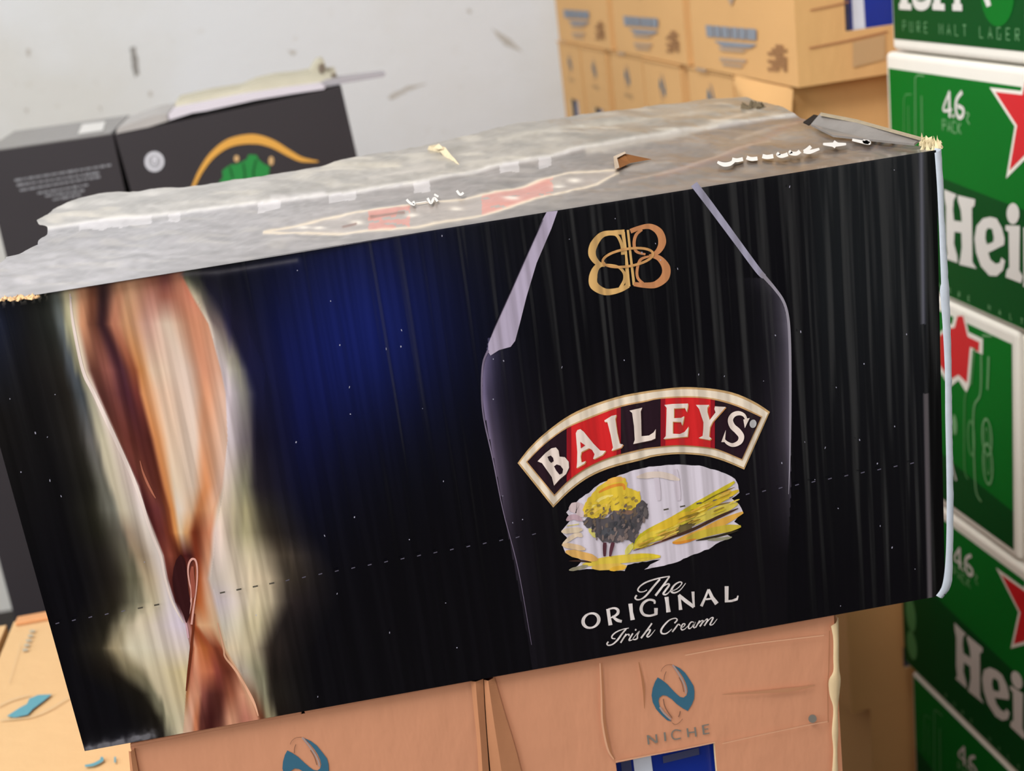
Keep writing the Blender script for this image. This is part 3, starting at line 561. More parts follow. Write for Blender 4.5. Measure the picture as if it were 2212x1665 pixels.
# --- top: two flaps of one dusty, taped lid, glare painted into its colours
BK = [(-85,110,455),(0,178,432),(60,215,424),(140,265,419),(300,395,408),(520,560,386),(800,770,347),(1020,950,318),(1200,1085,292),(1400,1225,266),(1600,1400,237),(1760,1520,220),(1880,1610,214),(1935,1660,226),(1975,1700,242),(2022,1745,262)]
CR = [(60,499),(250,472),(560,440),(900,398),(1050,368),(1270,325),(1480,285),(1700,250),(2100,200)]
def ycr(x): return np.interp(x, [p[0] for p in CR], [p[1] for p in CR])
def top_art(px, py):
    n = px.size; back = py < ycr(px)
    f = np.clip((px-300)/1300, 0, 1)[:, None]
    colf = np.array([150, 147, 151.])*(1-f)+np.array([98, 86, 78.])*f  # left wall glare and right tan reflection painted into the dusty base
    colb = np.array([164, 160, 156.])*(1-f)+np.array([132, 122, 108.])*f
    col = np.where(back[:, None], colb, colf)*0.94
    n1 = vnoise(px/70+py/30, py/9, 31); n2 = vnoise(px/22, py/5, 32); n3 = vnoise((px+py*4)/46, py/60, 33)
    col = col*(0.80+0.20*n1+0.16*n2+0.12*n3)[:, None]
    # dust patches
    a = np.clip((vnoise(px/60, py/7, 35)-0.62)*4, 0, 1)*np.where(back, 0.5, 0.2); col = col*(1-a[:, None])+a[:, None]*np.array([205, 196, 180.])
    d = py-ycr(px); a = np.exp(-(d/2.6)**2)*(px < 1400)*0.6 + np.exp(-(d/3.0)**2)*(px >= 1400)*0.5; col = col*(1-a[:, None])+a[:, None]*np.array([226, 222, 220.])  # pale highlight painted along the crease, where the tape edge runs
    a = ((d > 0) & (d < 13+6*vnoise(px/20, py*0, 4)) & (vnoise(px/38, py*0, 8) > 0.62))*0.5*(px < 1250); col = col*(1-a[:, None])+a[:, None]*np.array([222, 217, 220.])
    # second pale streak on the rear flap, red-brown print on the right
    for pts, wd, c, st in [([(1270,330),(1480,290),(1640,240)], 6, (196,186,172), .6), ([(1080,316),(1300,280),(1500,250),(1620,236)], 5, (196,188,172), .45), ([(1420,380),(1560,340),(1720,260),(1770,240)], 7, (112,82,74), .8),
                           ([(1340,392),(1480,362),(1600,318),(1660,300)], 4, (168,150,138), .6), ([(1590,296),(1640,280),(1720,262)], 4, (170,156,142), .5), ([(700,362),(860,362)], 8, (216,204,180), .5), ([(800,392),(960,366)], 5, (216,206,196), .4),
                           ([(590,432),(700,420)], 6, (214,208,208), .5), ([(1560,310),(1680,292),(1760,285)], 14, (158,146,130), .35), ([(110,452),(300,425),(560,390)], 4, (190,186,180), .4)]:
        a = np.exp(-(seg_dist(px, py, pts)/wd)**2)*st; col = col*(1-a[:, None])+a[:, None]*np.array(c, float)
    # printed badge lying on the front flap: cream outline, red field
    up = [(570,502),(700,468),(850,445),(1000,428),(1130,398),(1230,372),(1330,365)]; lo = [(570,502),(760,500),(900,490),(1040,462),(1180,422),(1290,393),(1335,372)]
    yu = np.interp(px, [p[0] for p in up], [p[1] for p in up]); yl = np.interp(px, [p[0] for p in lo], [p[1] for p in lo])
    ins = (px > 570) & (px < 1332) & (py > yu) & (py < yl)
    red = ins & (((px > 795) & (px < 885)) | ((px > 1040) & (px < 1195))) & (vnoise(px/30, py/6, 41) > 0.28)
    a = ins*0.35; col = col*(1-a[:, None])+a[:, None]*np.array([206, 190, 176.])
    a = red*0.8; col = col*(1-a[:, None])+a[:, None]*np.array([202, 118, 104.])
    a = np.maximum(np.exp(-(seg_dist(px, py, up)/3.0)**2), np.exp(-(seg_dist(px, py, lo)/3.0)**2))*0.85; col = col*(1-a[:, None])+a[:, None]*np.array([222, 204, 178.])
    for x0, y0 in ((655,487),(688,488),(770,476),(890,462),(985,446),(1100,424),(1108,428),(1205,398),(1240,386)):
        a = np.exp(-((px-x0)/14)**2-((py-y0)/4)**2)*0.9; col = col*(1-a[:, None])+a[:, None]*np.array([232, 222, 208.])
    a = (np.exp(-(seg_dist(px, py, [(740, 486), (768, 478)])/2.2)**2)+np.exp(-(seg_dist(px, py, [(800, 466), (872, 457)])/2.2)**2))*0.9; a = np.clip(a, 0, 1); col = col*(1-a[:, None])+a[:, None]*np.array([110, 70, 58.])
    # front fold: dark lip
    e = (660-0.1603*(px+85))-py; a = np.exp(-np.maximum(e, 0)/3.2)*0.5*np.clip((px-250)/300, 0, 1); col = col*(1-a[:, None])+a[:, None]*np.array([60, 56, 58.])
    a = ((e > 0) & (e < 8))*(px > 1750)*np.clip(vnoise(px/4, py*0, 13)-0.5, 0, 1); col = col*(1-a[:, None])+a[:, None]*np.array([190, 184, 180.])
    return np.clip(col, 10, 250)
NU, NV = 700, 90
tt = np.linspace(0, 1, NV); ss = np.linspace(-85, 2022, NU)
bx = np.interp(ss, [b[0] for b in BK], [b[1] for b in BK]); by = np.interp(ss, [b[0] for b in BK], [b[2] for b in BK])
fy_ = 660-0.1603*(ss+85)
Pf = np.array([T(a, b) for a, b in zip(ss, fy_)]); Pb = np.array([T(a, b) for a, b in zip(bx, by)])
PT = Pf[:, None, :]*(1-tt[None, :, None])+Pb[:, None, :]*tt[None, :, None]
jt = np.interp(tt, [0, .2, .34, .40, .45, .49, .55, .60, .66, .74, .78, .85, .92, 1], [0, .001, -.003, .001, -.001, .004, .010, .0085, .0105, .008, .002, -.002, .0012, .002])
fall = np.exp(-np.arange(NU)/26.0)
PT[:, :, 0] += fall[:, None]*jt[None, :]*1.15
PT = PT.reshape(-1, 3); px_, py_ = project(PT)
back = 1/(1+np.exp((py_-ycr(px_))/1.6))
PT[:, 2] += -0.0006 + back*0.0022 + (vnoise(PT[:, 0]*55, PT[:, 1]*40, 61)-0.5)*0.0022*np.clip(PT[:, 1]/0.03, 0, 1) + (vnoise(PT[:, 0]*260, PT[:, 1]*200, 62)-0.5)*0.0005*np.clip(PT[:, 1]/0.02, 0, 1)
PT[:, 2] += np.clip((PT[:, 1]-0.12)/0.14, 0, 1)*(np.exp(-((PT[:, 0]-0.33)/0.08)**2)*0.004)
DUST_GLARE = attr_mat('dusty_taped_glare_print', 0.36, 0.6, 0.55, 'rough', 0.28)
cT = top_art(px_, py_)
# lettering on the lid, read from the other side
tl_ = MB((0, 0, 1)); s9 = crop(1500, 180, 3.814); tt_ = lambda x, y: T(*s9((x, y)), 0.0016); WT = mat('white_lid_print', (216, 212, 208), 0.5, 0.4)
for pts, wd in [([(1660,430),(1600,460),(1530,458),(1520,440),(1560,415)], [12,18,22,20,14]), ([(1500,418),(1440,450),(1400,478),(1440,488),(1420,490),(1300,465)], [14,22,22,22,20,14]), ([(1060,500),(1150,505),(1250,500)], [12,26,12]), ([(1170,480),(1140,525)], 24),
                ([(1030,540),(950,565),(900,560)], [12,24,20]), ([(960,520),(930,545),(900,560)], [20,20,14]), ([(870,560),(840,580),(790,575),(800,560)], 20), ([(770,585),(720,600),(690,590),(700,575)], 20), ([(650,600),(600,608),(560,600)], 22), ([(520,620),(470,625),(430,612)], 20), ([(400,625),(350,635),(310,628)], 20), ([(330,640),(290,665),(240,670),(190,650)], [16,24,24,14])]:
    tl_.stroke(pts, [q*1.45 for q in wd] if isinstance(wd, list) else wd*1.6, tt_, WT)
s10 = crop(560, 330, 2.765); t10 = lambda x, y: T(*s10((x, y)), 0.0016)
for pts, wd in [([(880,280),(900,300),(925,310),(920,290)], 14), ([(1005,270),(1025,300),(1045,270),(1065,290)], 14), ([(1045,248),(1070,262)], 12), ([(1180,225),(1200,250),(1220,238)], 14), ([(935,300),(1000,290)], 5)]:
    tl_.stroke(pts, wd, t10, WT)
lid = grid_object('top_flap', PT-np.array(LIQ0), cT, DUST_GLARE, liq, NU, NV, local(tl_, LIQ0)); lid['label'] = 'dusty taped top flaps with painted-in glare, torn at the left end'
# raised end flap on the right
ef = MB(); GF = mat('grey_scuffed_print', (120, 114, 110), 0.4, 0.5, 0.3, 'rough', 0.3, 60)
P0 = [T(1752, 272, .002), T(1772, 249, .007), T(1850, 264, .006), (T(1990, 303, .004)), T(1975, 315, .002), T(1880, 305, .001), T(1800, 296, .001)]
ef.prism(P0, (0, 0, 0.0012), GF)
ef.prism([T(1773, 246, .0078), T(1850, 261, .0068), T(1990, 300, .005), T(1990, 304, .005), T(1850, 265, .0068), T(1772, 250, .0078)], (0, 0, 0.001), mat('torn_paper', (160, 146, 124), 0.9, 0.1, 0, 'kraft', 0.2, 200))
ef.prism([T(1735, 266, .0012), T(1758, 250, .006), T(1768, 252, .006), T(1748, 272, .0012)], (0, 0, 0.0008), mat('flap_gap_shade', (40, 34, 30), 0.9, 0.1))  # dark strip set in as the shade of the gap beside the flap
local(ef, LIQ0).build('end_flap', liq)['label'] = 'raised scuffed end flap at the right'
# torn bits
TORN = mat('torn_paper', (188, 168, 138)); BROWN = mat('torn_brown_board', (120, 78, 44), 0.9, 0.1, 0, 'kraft', 0.2, 120)
def tuft(name, spots, colm, label):
    b = MB(); r = random.Random(len(name)*3+1)
    for (x, y, hgt, wid, up) in spots:
        c = np.array(T(x, y, up)); n = 6
        ring = [c+np.array([math.cos(a)*wid*r.uniform(.6, 1.3), math.sin(a)*wid*r.uniform(.6, 1.3), r.uniform(-.3, .3)*wid]) for a in [2*math.pi*i/n for i in range(n)]]
        tip = c+np.array([r.uniform(-1, 1)*wid, r.uniform(-1, 1)*wid, hgt])
        b.add(ring+[tip], [(i, (i+1) % n, n) for i in range(n)]+[tuple(reversed(range(n)))], colm)
    o = local(b, LIQ0).build(name, liq); o['label'] = label; return o
rr = random.Random(8)
tuft('torn_corner', [(1988+rr.uniform(0, 44), 306+rr.uniform(-6, 12)+i*.2, rr.uniform(.001, .005), rr.uniform(.0008, .0022), -0.001) for i in range(46)], mat('torn_straw_fibre', (212, 196, 158), 0.9, 0.1, 0, None, 0.2, 300), 'frayed straw-coloured corner')
sc_ = MB(); CP = mat('torn_cream_paper', (206, 190, 160), 0.9, 0.1, 0, None, 0.25, 300)
for q in ([(921,331,.0012),(927,317,.0062),(943,314,.0050),(950,328,.0040),(938,336,.0012)], [(950,328,.0040),(943,314,.0052),(962,320,.0068),(974,336,.0050),(966,344,.0020)], [(966,344,.0020),(974,336,.0050),(984,346,.0035),(994,360,.0012),(978,358,.0012)], [(936,322,.0060),(948,312,.0085),(958,322,.0062)]):
    sc_.prism([T(*p) for p in q], (0, 0, .0006), CP)
local(sc_, LIQ0).build('torn_paper_scrap', liq)['label'] = 'curled scrap of torn cream paper'
tuft('dark_lump', [(1610+i*3.4+rr.uniform(-2, 2), 233+rr.uniform(-4, 4), rr.uniform(.002, .005), rr.uniform(.0025, .0045), .001) for i in range(11)], mat('dirty_paper', (98, 86, 68), 0.9, 0.1, 0, None, 0.3, 300), 'dirty lump of torn paper at the back edge')
tuft('frayed_front_edge', [(-4+i*3.0+rr.uniform(-2, 2), 647-i*0.2+rr.uniform(-2, 4), rr.uniform(.0006, .002), rr.uniform(.0008, .0018), 0) for i in range(30)], mat('torn_tan_fibre', (214, 176, 132), 0.9, 0.1, 0, None, 0.2, 300), 'frayed tan fibres on the front edge')
tb_ = MB()
tb_.add([T(1331, 340, .001), T(1346, 331, .004), T(1408, 344, .001), T(1362, 352, .001), T(1333, 366, .001)], [(0, 1, 3), (1, 2, 3), (0, 3, 4)], BROWN)
tb_.add([T(1325, 338, .0012), T(1350, 327, .0055), T(1352, 331, .0050), T(1333, 341, .0016), T(1338, 362, .0012), T(1328, 366, .0012)], [(0, 1, 2, 3), (0, 3, 4, 5)], mat('torn_grey_paper', (168, 150, 132), 0.8, 0.2))
local(tb_, LIQ0).build('torn_tab', liq)['label'] = 'brown torn-open tab in the lid'
# pale worn right edge
we = MB(); WE = mat('worn_pale_edge', (206, 214, 226), 0.5, 0.4, 0, None, 0.1, 200)
Lp = [(2019,330),(2024,400),(2028,480),(2031,560),(2033,618),(2030,622),(2036,700),(2041,800),(2042,900),(2044,1000),(2045,1100),(2043,1200),(2036,1262),(2022,1286)]
Rp = [(2034,322),(2038,400),(2041,480),(2046,560),(2050,618),(2051,622),(2053,700),(2056,800),(2057,900),(2059,1000),(2060,1100),(2058,1200),(2055,1262),(2036,1292)]
rr = random.Random(4)
vs = []
for (a, b) in zip(resample(Lp, 90), resample(Rp, 90)):
    p, q = np.array(F(a[0], a[1], 0.0004)), np.array(F(b[0]+rr.uniform(-.7, .6), b[1], -0.001)); m_ = (p+q)/2; m_[1] -= 0.0014
    vs += [p, m_, q, q+np.array([-0.001, 0.006, 0])]
we.add(vs, [(4*i+k, 4*i+k+1, 4*i+k+5, 4*i+k+4) for i in range(89) for k in range(3)], WE)
local(we, LIQ0).build('worn_edge', liq, smooth=True)['label'] = 'pale worn corner edge running down the right side'

# ================================================================ TAN CASES (window cases)
KR = {'warm': mat('kraft_board_warm', (212, 148, 114), 0.8, 0.25, 0, 'kraft', 0.07, 9),
      'gold': mat('kraft_board_golden', (222, 174, 116), 0.8, 0.25, 0, 'kraft', 0.06, 9),
      'pale': mat('kraft_board_pale', (208, 172, 126), 0.8, 0.25, 0, 'kraft', 0.06, 9),
      'edge': mat('kraft_board_edge', (236, 208, 164), 0.85, 0.2, 0, 'kraft', 0.08, 90)}
BLUE = mat('blue_inner_carton', (20, 48, 150), 0.3, 0.5, 0.2, None, 0.25, 14)
WSTR = mat('white_inner_stripe', (222, 226, 240), 0.35, 0.5)
DARKIN = mat('case_interior', (60, 38, 24), 0.9, 0.1)
CW, CD, CH = 0.19, 0.345, 0.252
# the logo and wordmark, measured on the right-hand front case (2-D metres from the case's top centre of the short face)
XR = 0.3318
def lg(p, c=crop(1380, 1410, 7.93)):
    q = hit(*c(p), (0, 1, 0), (0, 0.004, 0)); return (q[0]-XR, q[2]-(BZ-0.0005))
LOGO_SW = [(315,375),(390,420),(480,490),(570,590),(640,660),(700,710),(760,720),(810,680),(830,620),(820,540),(790,450),(750,370),(690,280),(600,170),(700,220),(790,300),(870,420),(930,520),(945,620),(940,740),(900,840),(830,950),(740,900),(640,830),(560,750),(470,690),(400,680),(345,720),(330,780),(350,870),(400,980),(470,1060),(560,1130),(480,1110),(380,1020),(290,920),(230,800),(210,680),(230,560),(270,450)]
LOGO_LINES = [([(570,155),(660,290),(740,430),(790,560),(800,650)], 34, 1), ([(460,270),(430,340),(420,420)], 13, 2), ([(680,370),(730,480),(760,620)], 16, 2), ([(560,152),(470,160),(400,210),(370,270)], 9, 2), ([(410,740),(430,850),(480,950),(560,1060)], 20, 2), ([(700,950),(690,1000),(670,1050)], 22, 2), ([(740,1080),(690,1140),(620,1180),(560,1150)], 10, 2), ([(350,880),(420,980),(540,1090)], 36, 1)]
WORD = [([(140,1360),(160,1520)],34), ([(150,1370),(290,1490)],36), ([(285,1345),(300,1490)],34), ([(430,1310),(445,1460)],38), ([(715,1290),(620,1272),(562,1320),(562,1390),(610,1432),(710,1412)],28), ([(820,1245),(840,1395)],34), ([(950,1225),(970,1385)],34), ([(830,1322),(960,1305)],28), ([(1085,1190),(1105,1350)],38), ([(1090,1197),(1190,1178)],26), ([(1100,1265),(1180,1252)],24), ([(1105,1342),(1200,1325)],26)]
SC = 1/7.93
mpp = 0.5/2050.0*1.0
def logo(b, to3, teal, grey, word, s=1.0):
    b.poly([[lg(p) for p in LOGO_SW]], lambda u, v: to3(u*s, v*s, 0), teal)
    for pts, wd, k in LOGO_LINES: b.stroke([lg(p) for p in pts], wd*SC*mpp, lambda u, v: to3(u*s, v*s, 1), grey if k == 1 else word)
    for pts, wd in WORD: b.stroke([lg(p) for p in pts], wd*SC*mpp, lambda u, v: to3(u*s, v*s, 1), grey if k == 3 else mat('faded_grey_ink', (128, 122, 114), 0.85, 0.1), smooth=len(pts) > 3)
TEAL = mat('teal_ink', (58, 104, 128), 0.75, 0.2, 0, None, 0.12, 120); LILAC = mat('lilac_grey_ink', (172, 148, 142), 0.8, 0.1); BRN = mat('brown_line_ink', (140, 100, 80), 0.8, 0.1)
# side print, measured on the nearest case of the rear stack
TH = R(2.887); DV = np.array([-math.sin(TH), math.cos(TH), 0]); NV_ = np.array([math.cos(TH), math.sin(TH), 0]); O_ST = np.array([0.690, 0.700, 0])
def sp_(px, py):
    q = hit(px, py, NV_, O_ST); return (float((q-O_ST) @ DV), q[2]-(BZ+0.205))
def make_case(kind, w=CW, h=CH, d=CD, side_print=True, window=True, logo_on=True, seedv=1, logo_dx=0.0, win=(-0.0275, 0.03, 0.100, 0.205), lip=0.0, split_lid=True):
    """case with its base centre at the origin; short logo face towards -y, printed long face towards -x"""
    k = KR[kind]; r = random.Random(seedv); root = empty('window_case', (0, 0, 0))
    b = MB((0, -1, 0)); x0, x1, y0, y1 = -w/2, w/2, -d/2, d/2; t = 0.003
    wx0, wx1, wt, wb_ = win; wz1, wz0 = h-wt, h-wb_
    def quadgrid(P00, P10, P11, P01, n, m, amp, nrm, seed, skip=None):
        P00, P10, P11, P01, nrm = [np.array(q, float) for q in (P00, P10, P11, P01, nrm)]
        vs = []
        for i in range(n+1):
            for j in range(m+1):
                u, v = i/n, j/m; p = (P00*(1-u)+P10*u)*(1-v)+(P01*(1-u)+P11*u)*v
                e = min(u, 1-u, v, 1-v)*6; a = amp*min(1, e)
                vs.append(p+nrm*(math.sin(u*5.1+seed)*math.cos(v*4.3+seed*1.7)*a))
        fs = [(i*(m+1)+j, (i+1)*(m+1)+j, (i+1)*(m+1)+j+1, i*(m+1)+j+1) for i in range(n) for j in range(m)]
        b.add(vs, fs, k)
    if window:
        for (a0, a1, c0, c1) in ((x0, wx0, 0, h), (wx1, x1, 0, h), (wx0, wx1, 0, wz0), (wx0, wx1, wz1, h)):
            b.add([(a0, y0, c0), (a1, y0, c0), (a1, y0, c1), (a0, y0, c1)], [(0, 1, 2, 3)], k)
        for q in ([(wx0, wz0), (wx1, wz0)], [(wx1, wz0), (wx1, wz1)], [(wx1, wz1), (wx0, wz1)], [(wx0, wz1), (wx0, wz0)]):
            (a, c), (a2, c2) = q; b.add([(a, y0, c), (a2, y0, c2), (a2, y0+t, c2), (a, y0+t, c)], [(0, 1, 2, 3)], KR['edge'])
    else: quadgrid((x0, y0, 0), (x1, y0, 0), (x1, y0, h), (x0, y0, h), 8, 8, .0012, (0, -1, 0), seedv)
    quadgrid((x1, y0, 0), (x1, y1, 0), (x1, y1, h), (x1, y0, h), 8, 8, .0012, (1, 0, 0), seedv+1)
    quadgrid((x1, y1, 0), (x0, y1, 0), (x0, y1, h), (x1, y1, h), 8, 8, .0012, (0, 1, 0), seedv+2)
    quadgrid((x0, y1, 0), (x0, y0, 0), (x0, y0, h), (x0, y1, h), 8, 8, .0008, (-1, 0, 0), seedv+3)
    b.add([(x0, y0, 0), (x0, y1, 0), (x1, y1, 0), (x1, y0, 0)], [(0, 1, 2, 3)], k)
    if logo_on: logo(b, lambda u, v, l: (u+logo_dx, y0-0.0004-0.0002*l-0.0008*(0 if window else 1), min(h+v, h-.001)), TEAL, LILAC, BRN)
    if side_print:
        ts = lambda u, v: (x0-0.0016, y0+u, v)
        BG = mat('blue_grey_side_ink', (142, 148, 158), 0.85, 0.1, 0, None, 0.12, 60); TG = mat('tan_grey_side_ink', (184, 160, 138), 0.85, 0.1); BW = mat('brown_code_ink', (160, 118, 82), 0.85, 0.1, 0, None, 0.2, 90)
        A = [sp_(1531, 54), sp_(1645, 63), sp_(1645, 87), sp_(1534, 79)]
        def bil(u, v): return tuple((A[0][q]*(1-u)+A[1][q]*u)*(1-v)+(A[3][q]*(1-u)+A[2][q]*u)*v for q in (0, 1))
        cuts = [0, .17, .32, .47, .53, .66, .81, 1.0]
        for a_, b__ in zip(cuts[:-1], cuts[1:]):
            g = .008; b.poly([[bil(a_+g, 0), bil(b__-g, 0), bil(b__-g, 1), bil(a_+g, 1)]], ts, BG)
        for q, mm in (([(1550,88),(1646,96),(1630,104),(1570,101)], BG), ([(1558,101),(1625,108),(1612,113),(1566,110)], TG), ([(1563,124),(1622,129),(1620,136),(1564,132)], TG), ([(1568,136),(1615,141),(1612,146),(1570,142)], TG),
                      ([(1510,146),(1534,150),(1532,156),(1512,153)], TG), ([(1577,-12),(1600,-12),(1588,12)], TG)):
            b.poly([[sp_(*p) for p in q]], ts, mm)
        rr_ = random.Random(2)
        for i in range(7):
            for j in range(5):
                if rr_.random() < .68:
                    x_, y_ = 1669+j*8.6, 95+i*8.4+j*.5; b.poly([[sp_(x_, y_), sp_(x_+8, y_+.5), sp_(x_+8, y_+7.5), sp_(x_, y_+7)]], ts, BW)
    b.build('body', root)
    if not split_lid:
        fl = MB(); fl.box(-w/2, w/2, y0, y1, h-0.0005, h+0.0005, k); fl.build('top_flap', root)
    for s in ((-1, 1) if split_lid else ()):
        fl = MB(); e0 = 0.0008*s
        fl.box(min(e0, s*(w/2+lip)), max(e0, s*(w/2+lip)), y0-lip, y1, h-0.0005, h+0.0018, k)
        fl.build('top_flap', root, bevel=0.0008)
    if window:
        ic = MB(); ic.box(x0+.012, x1-.012, y0+.008, y0+.05, .02, h-.02, BLUE)
        ic.add([(wx0+.012, y0+.0075, .03), (wx0+.026, y0+.0075, .03), (wx0+.022, y0+.0075, h-.03), (wx0+.012, y0+.0075, h-.03)], [(0, 1, 2, 3)], WSTR)
        GI = mat('grey_blue_inner_print', (70, 74, 110), 0.4, 0.4)
        ic.add([(wx0+.002, y0+.0073, .03), (wx0+.009, y0+.0073, .03), (wx0+.011, y0+.0073, h-.03), (wx0+.005, y0+.0073, h-.03)], [(0, 1, 2, 3)], GI)
        for zz in (wz1-.012, wz1-.032): ic.add([(wx0+.030, y0+.0073, zz), (wx1-.008, y0+.0073, zz+.001), (wx1-.008, y0+.0073, zz+.006), (wx0+.030, y0+.0073, zz+.005)], [(0, 1, 2, 3)], GI)
        ic.build('inner_carton', root)
    return root
def put(root, x, y, z, rz, label, group=None, sc=(1, 1, 1)):
    root.location = (x, y, z); root.rotation_euler = (0, 0, rz); root.scale = sc
    return tag(root, label, 'case', group)
# front pair (the carton lies on them)
HF = BZ/3-0.0009
GF_ = 'tan window cases in the front stack'
right_w = 0.2035; left_w = 0.1915
WL_ = hit(1331, 1655, (0, 1, 0), (0, 0.004, 0)); WR_ = hit(1543, 1603, (0, 1, 0), (0, 0.004, 0)); WX0, WX1 = WL_[0]-(0.2298+right_w/2), WR_[0]-(0.2298+right_w/2); WZT = BZ-0.003-(WL_[2]+WR_[2])/2
fr_r = make_case('warm', right_w, HF-0.002, CD, side_print=False, seedv=3, logo_dx=XR-(0.2298+right_w/2), win=(WX0, WX1, WZT, 0.2))
put(fr_r, 0.2298+right_w/2, 0.004+CD/2, BZ-HF, 0, 'pinkish tan case with teal logo and blue window, under the black liqueur carton', GF_)
fr_l = make_case('warm', left_w, HF-0.002, CD, side_print=False, seedv=5, logo_dx=(hit(603, 1625, (0, 1, 0), (0, 0.004, 0))[0]-lg((210, 680))[0])-(0.0255+left_w/2), win=(-0.0285, 0.0262, 0.0955, 0.2))
put(fr_l, 0.0255+left_w/2, 0.004+CD/2, BZ-HF, 0, 'pinkish tan case under the black liqueur carton, its teal logo cut off by the frame', GF_)
# creased worn corner of the right case and folded seam between the two
ce = MB((0, -1, 0)); pc = lambda x, y, o=0.0: hit(x, y, (0, 1, 0), (0, 0.003-o, 0))
Lp = [(1795,1352),(1800,1380),(1800,1420),(1800,1450),(1790,1470),(1792,1500),(1800,1530),(1797,1580),(1800,1620),(1797,1672)]
Rp = [(1811,1334),(1812,1380),(1812,1420),(1813,1446),(1816,1468),(1813,1500),(1810,1530),(1811,1580),(1809,1620),(1811,1672)]
vs = []
for a, b in zip(resample(Lp, 50), resample(Rp, 50)):
    p, q = pc(a[0], a[1], .0008), pc(b[0], b[1], -.001); m_ = (p+q)/2; m_[1] -= 0.0016; vs += [p, m_, q, q+np.array([-.001, .006, 0])]
ce.add(vs, [(4*i+k, 4*i+k+1, 4*i+k+5, 4*i+k+4) for i in range(49) for k in range(3)], KR['edge'])
ce.stroke([(1792,1362),(1790,1450),(1788,1478),(1789,1560)], 1.6, lambda x, y: pc(x, y, .0012), mat('kraft_crease', (172, 116, 82), 0.9, 0.1), smooth=False)
o = local(ce, fr_r.location).build('worn_edge', fr_r, smooth=True); o['label'] = 'pale crushed corner edge'
cr2 = MB((0, -1, 0)); KC = mat('kraft_crease', (172, 116, 82)); KL = mat('kraft_highlight_crease', (222, 168, 134), 0.85, 0.1)
for pts, wd, mm in [([(1300,1432),(1303,1500),(1306,1560),(1318,1620),(1328,1640)], [2,5,6,6,3], KC), ([(1296,1432),(1299,1500),(1301,1560),(1312,1616),(1326,1640)], [2,3,4,4,2], KL), ([(1380,1430),(1390,1480),(1392,1530)], [2,6,1], KC), ([(1330,1645),(1463,1620),(1545,1603)], 2.6, KL),
                    ([(1560,1606),(1650,1586),(1740,1567),(1788,1558)], 1.8, KL), ([(1760,1480),(1700,1490),(1560,1500)], [2,9,1], mat('kraft_soft_crease', (190, 134, 100), .9, .1)), ([(1480,1415),(1600,1394),(1780,1372)], 2.2, KL)]:
    cr2.stroke(pts, wd, lambda x, y: pc(x, y, .0012), mm)
cr2.disc((1755, 1552), 9, 9, lambda x, y: pc(x, y, .0012), mat('faded_grey_ink', (128, 122, 114)))
local(cr2, fr_r.location).build('crease', fr_r)
# bulging flap edges at the gap
bf = MB()
def tube_strip(b, A_, B_, bulge, mm, n=40, off=.0006):
    vs = []
    for a, c in zip(resample(A_, n), resample(B_, n)):
        p, q = pc(a[0], a[1], off), pc(c[0], c[1], off); m1 = p*.65+q*.35; m1[1] -= bulge; vs += [p, m1, q, q+np.array([0, .004, 0])]
    b.add(vs, [(4*i+k, 4*i+k+1, 4*i+k+5, 4*i+k+4) for i in range(n-1) for k in range(3)], mm)
tube_strip(bf, [(1045.5,1468),(1049,1530),(1053,1590),(1060,1672)], [(1068,1463),(1092,1545),(1112,1610),(1128,1672)], .002, mat('kraft_shadow_fold', (186, 128, 92), .85, .2, 0, 'kraft'))
local(bf, fr_r.location).build('fold', fr_r)
bf = MB(); tube_strip(bf, [(1017,1471),(1024,1540),(1030,1600),(1034,1672)], [(1044,1466),(1047,1530),(1051,1590),(1057,1672)], .0015, mat('kraft_shadow_fold', (186, 128, 92)))
local(bf, fr_l.location).build('fold', fr_l); bf = MB()
tube_strip(bf, [(278,1622),(282,1672)], [(290,1618),(300,1672)], .001, mat('kraft_shadow_fold', (186, 128, 92)), 6)
local(bf, fr_l.location).build('fold', fr_l)
for i, (src, s_) in enumerate(((fr_l, 'left'), (fr_r, 'right'))):
    base = make_case('warm', left_w if i == 0 else right_w, HF-0.002, CD, side_print=False, seedv=9+i)
    for lv in (0, 1):
        c = base if lv == 0 else copy_tree(base)
        put(c, src.location.x, src.location.y, lv*HF, 0, 'hidden tan case below the %s pinkish case, %s' % (s_, 'standing on the floor' if lv == 0 else 'second from the floor'), GF_)
bigc = empty('shading_carton', (0.225, 0.52, 0)); tag(bigc, 'unseen tan carton added to shade the right gap, behind the two pinkish cases', 'carton')  # added out of view to block light and keep the right gap dark
b = MB(); b.box(-.195, .305, -.16, .16, 0, .786, KR['warm']); b.build('body', bigc); b = MB(); b.box(-.196, .306, -.025, .025, .786, .7868, mat('brown_packing_tape', (160, 120, 78), .3, .5)); b.build('tape', bigc)
# lower left cases whose top faces are seen
ZL = BZ-0.14; HL = (ZL-0.13)/2
seam = hit(24, 1352, (0, 0, 1), (0, 0, ZL)); far = hit(60, 1334, (0, 0, 1), (0, 0, ZL))
wl = 0.0205-seam[0]
lc = make_case('pale', wl, HL-0.002, CD, side_print=False, split_lid=False, seedv=11)
put(lc, seam[0]+wl/2, far[1]-CD/2, ZL-HL, 0, 'golden tan case at bottom left with a teal logo on its top face', 'tan window cases at the lower left')
tp = MB((0, 0, 1)); q3 = crop(0, 1200, 3.16); tL = lambda x, y: hit(*q3((x, y)), (0, 0, 1), (0, 0, ZL+0.0008)); TL2 = mat('pale_teal_ink', (92, 148, 162), 0.75, 0.2)
tp.poly([[(45,1095),(130,1040),(185,1010),(200,975),(260,950),(355,945),(300,990),(220,1050),(190,1085),(100,1105)]], tL, TL2)
PG = mat('pale_grey_ink', (196, 170, 136), .85, .1); PG2 = mat('grey_word_ink', (168, 164, 148), .85, .1)
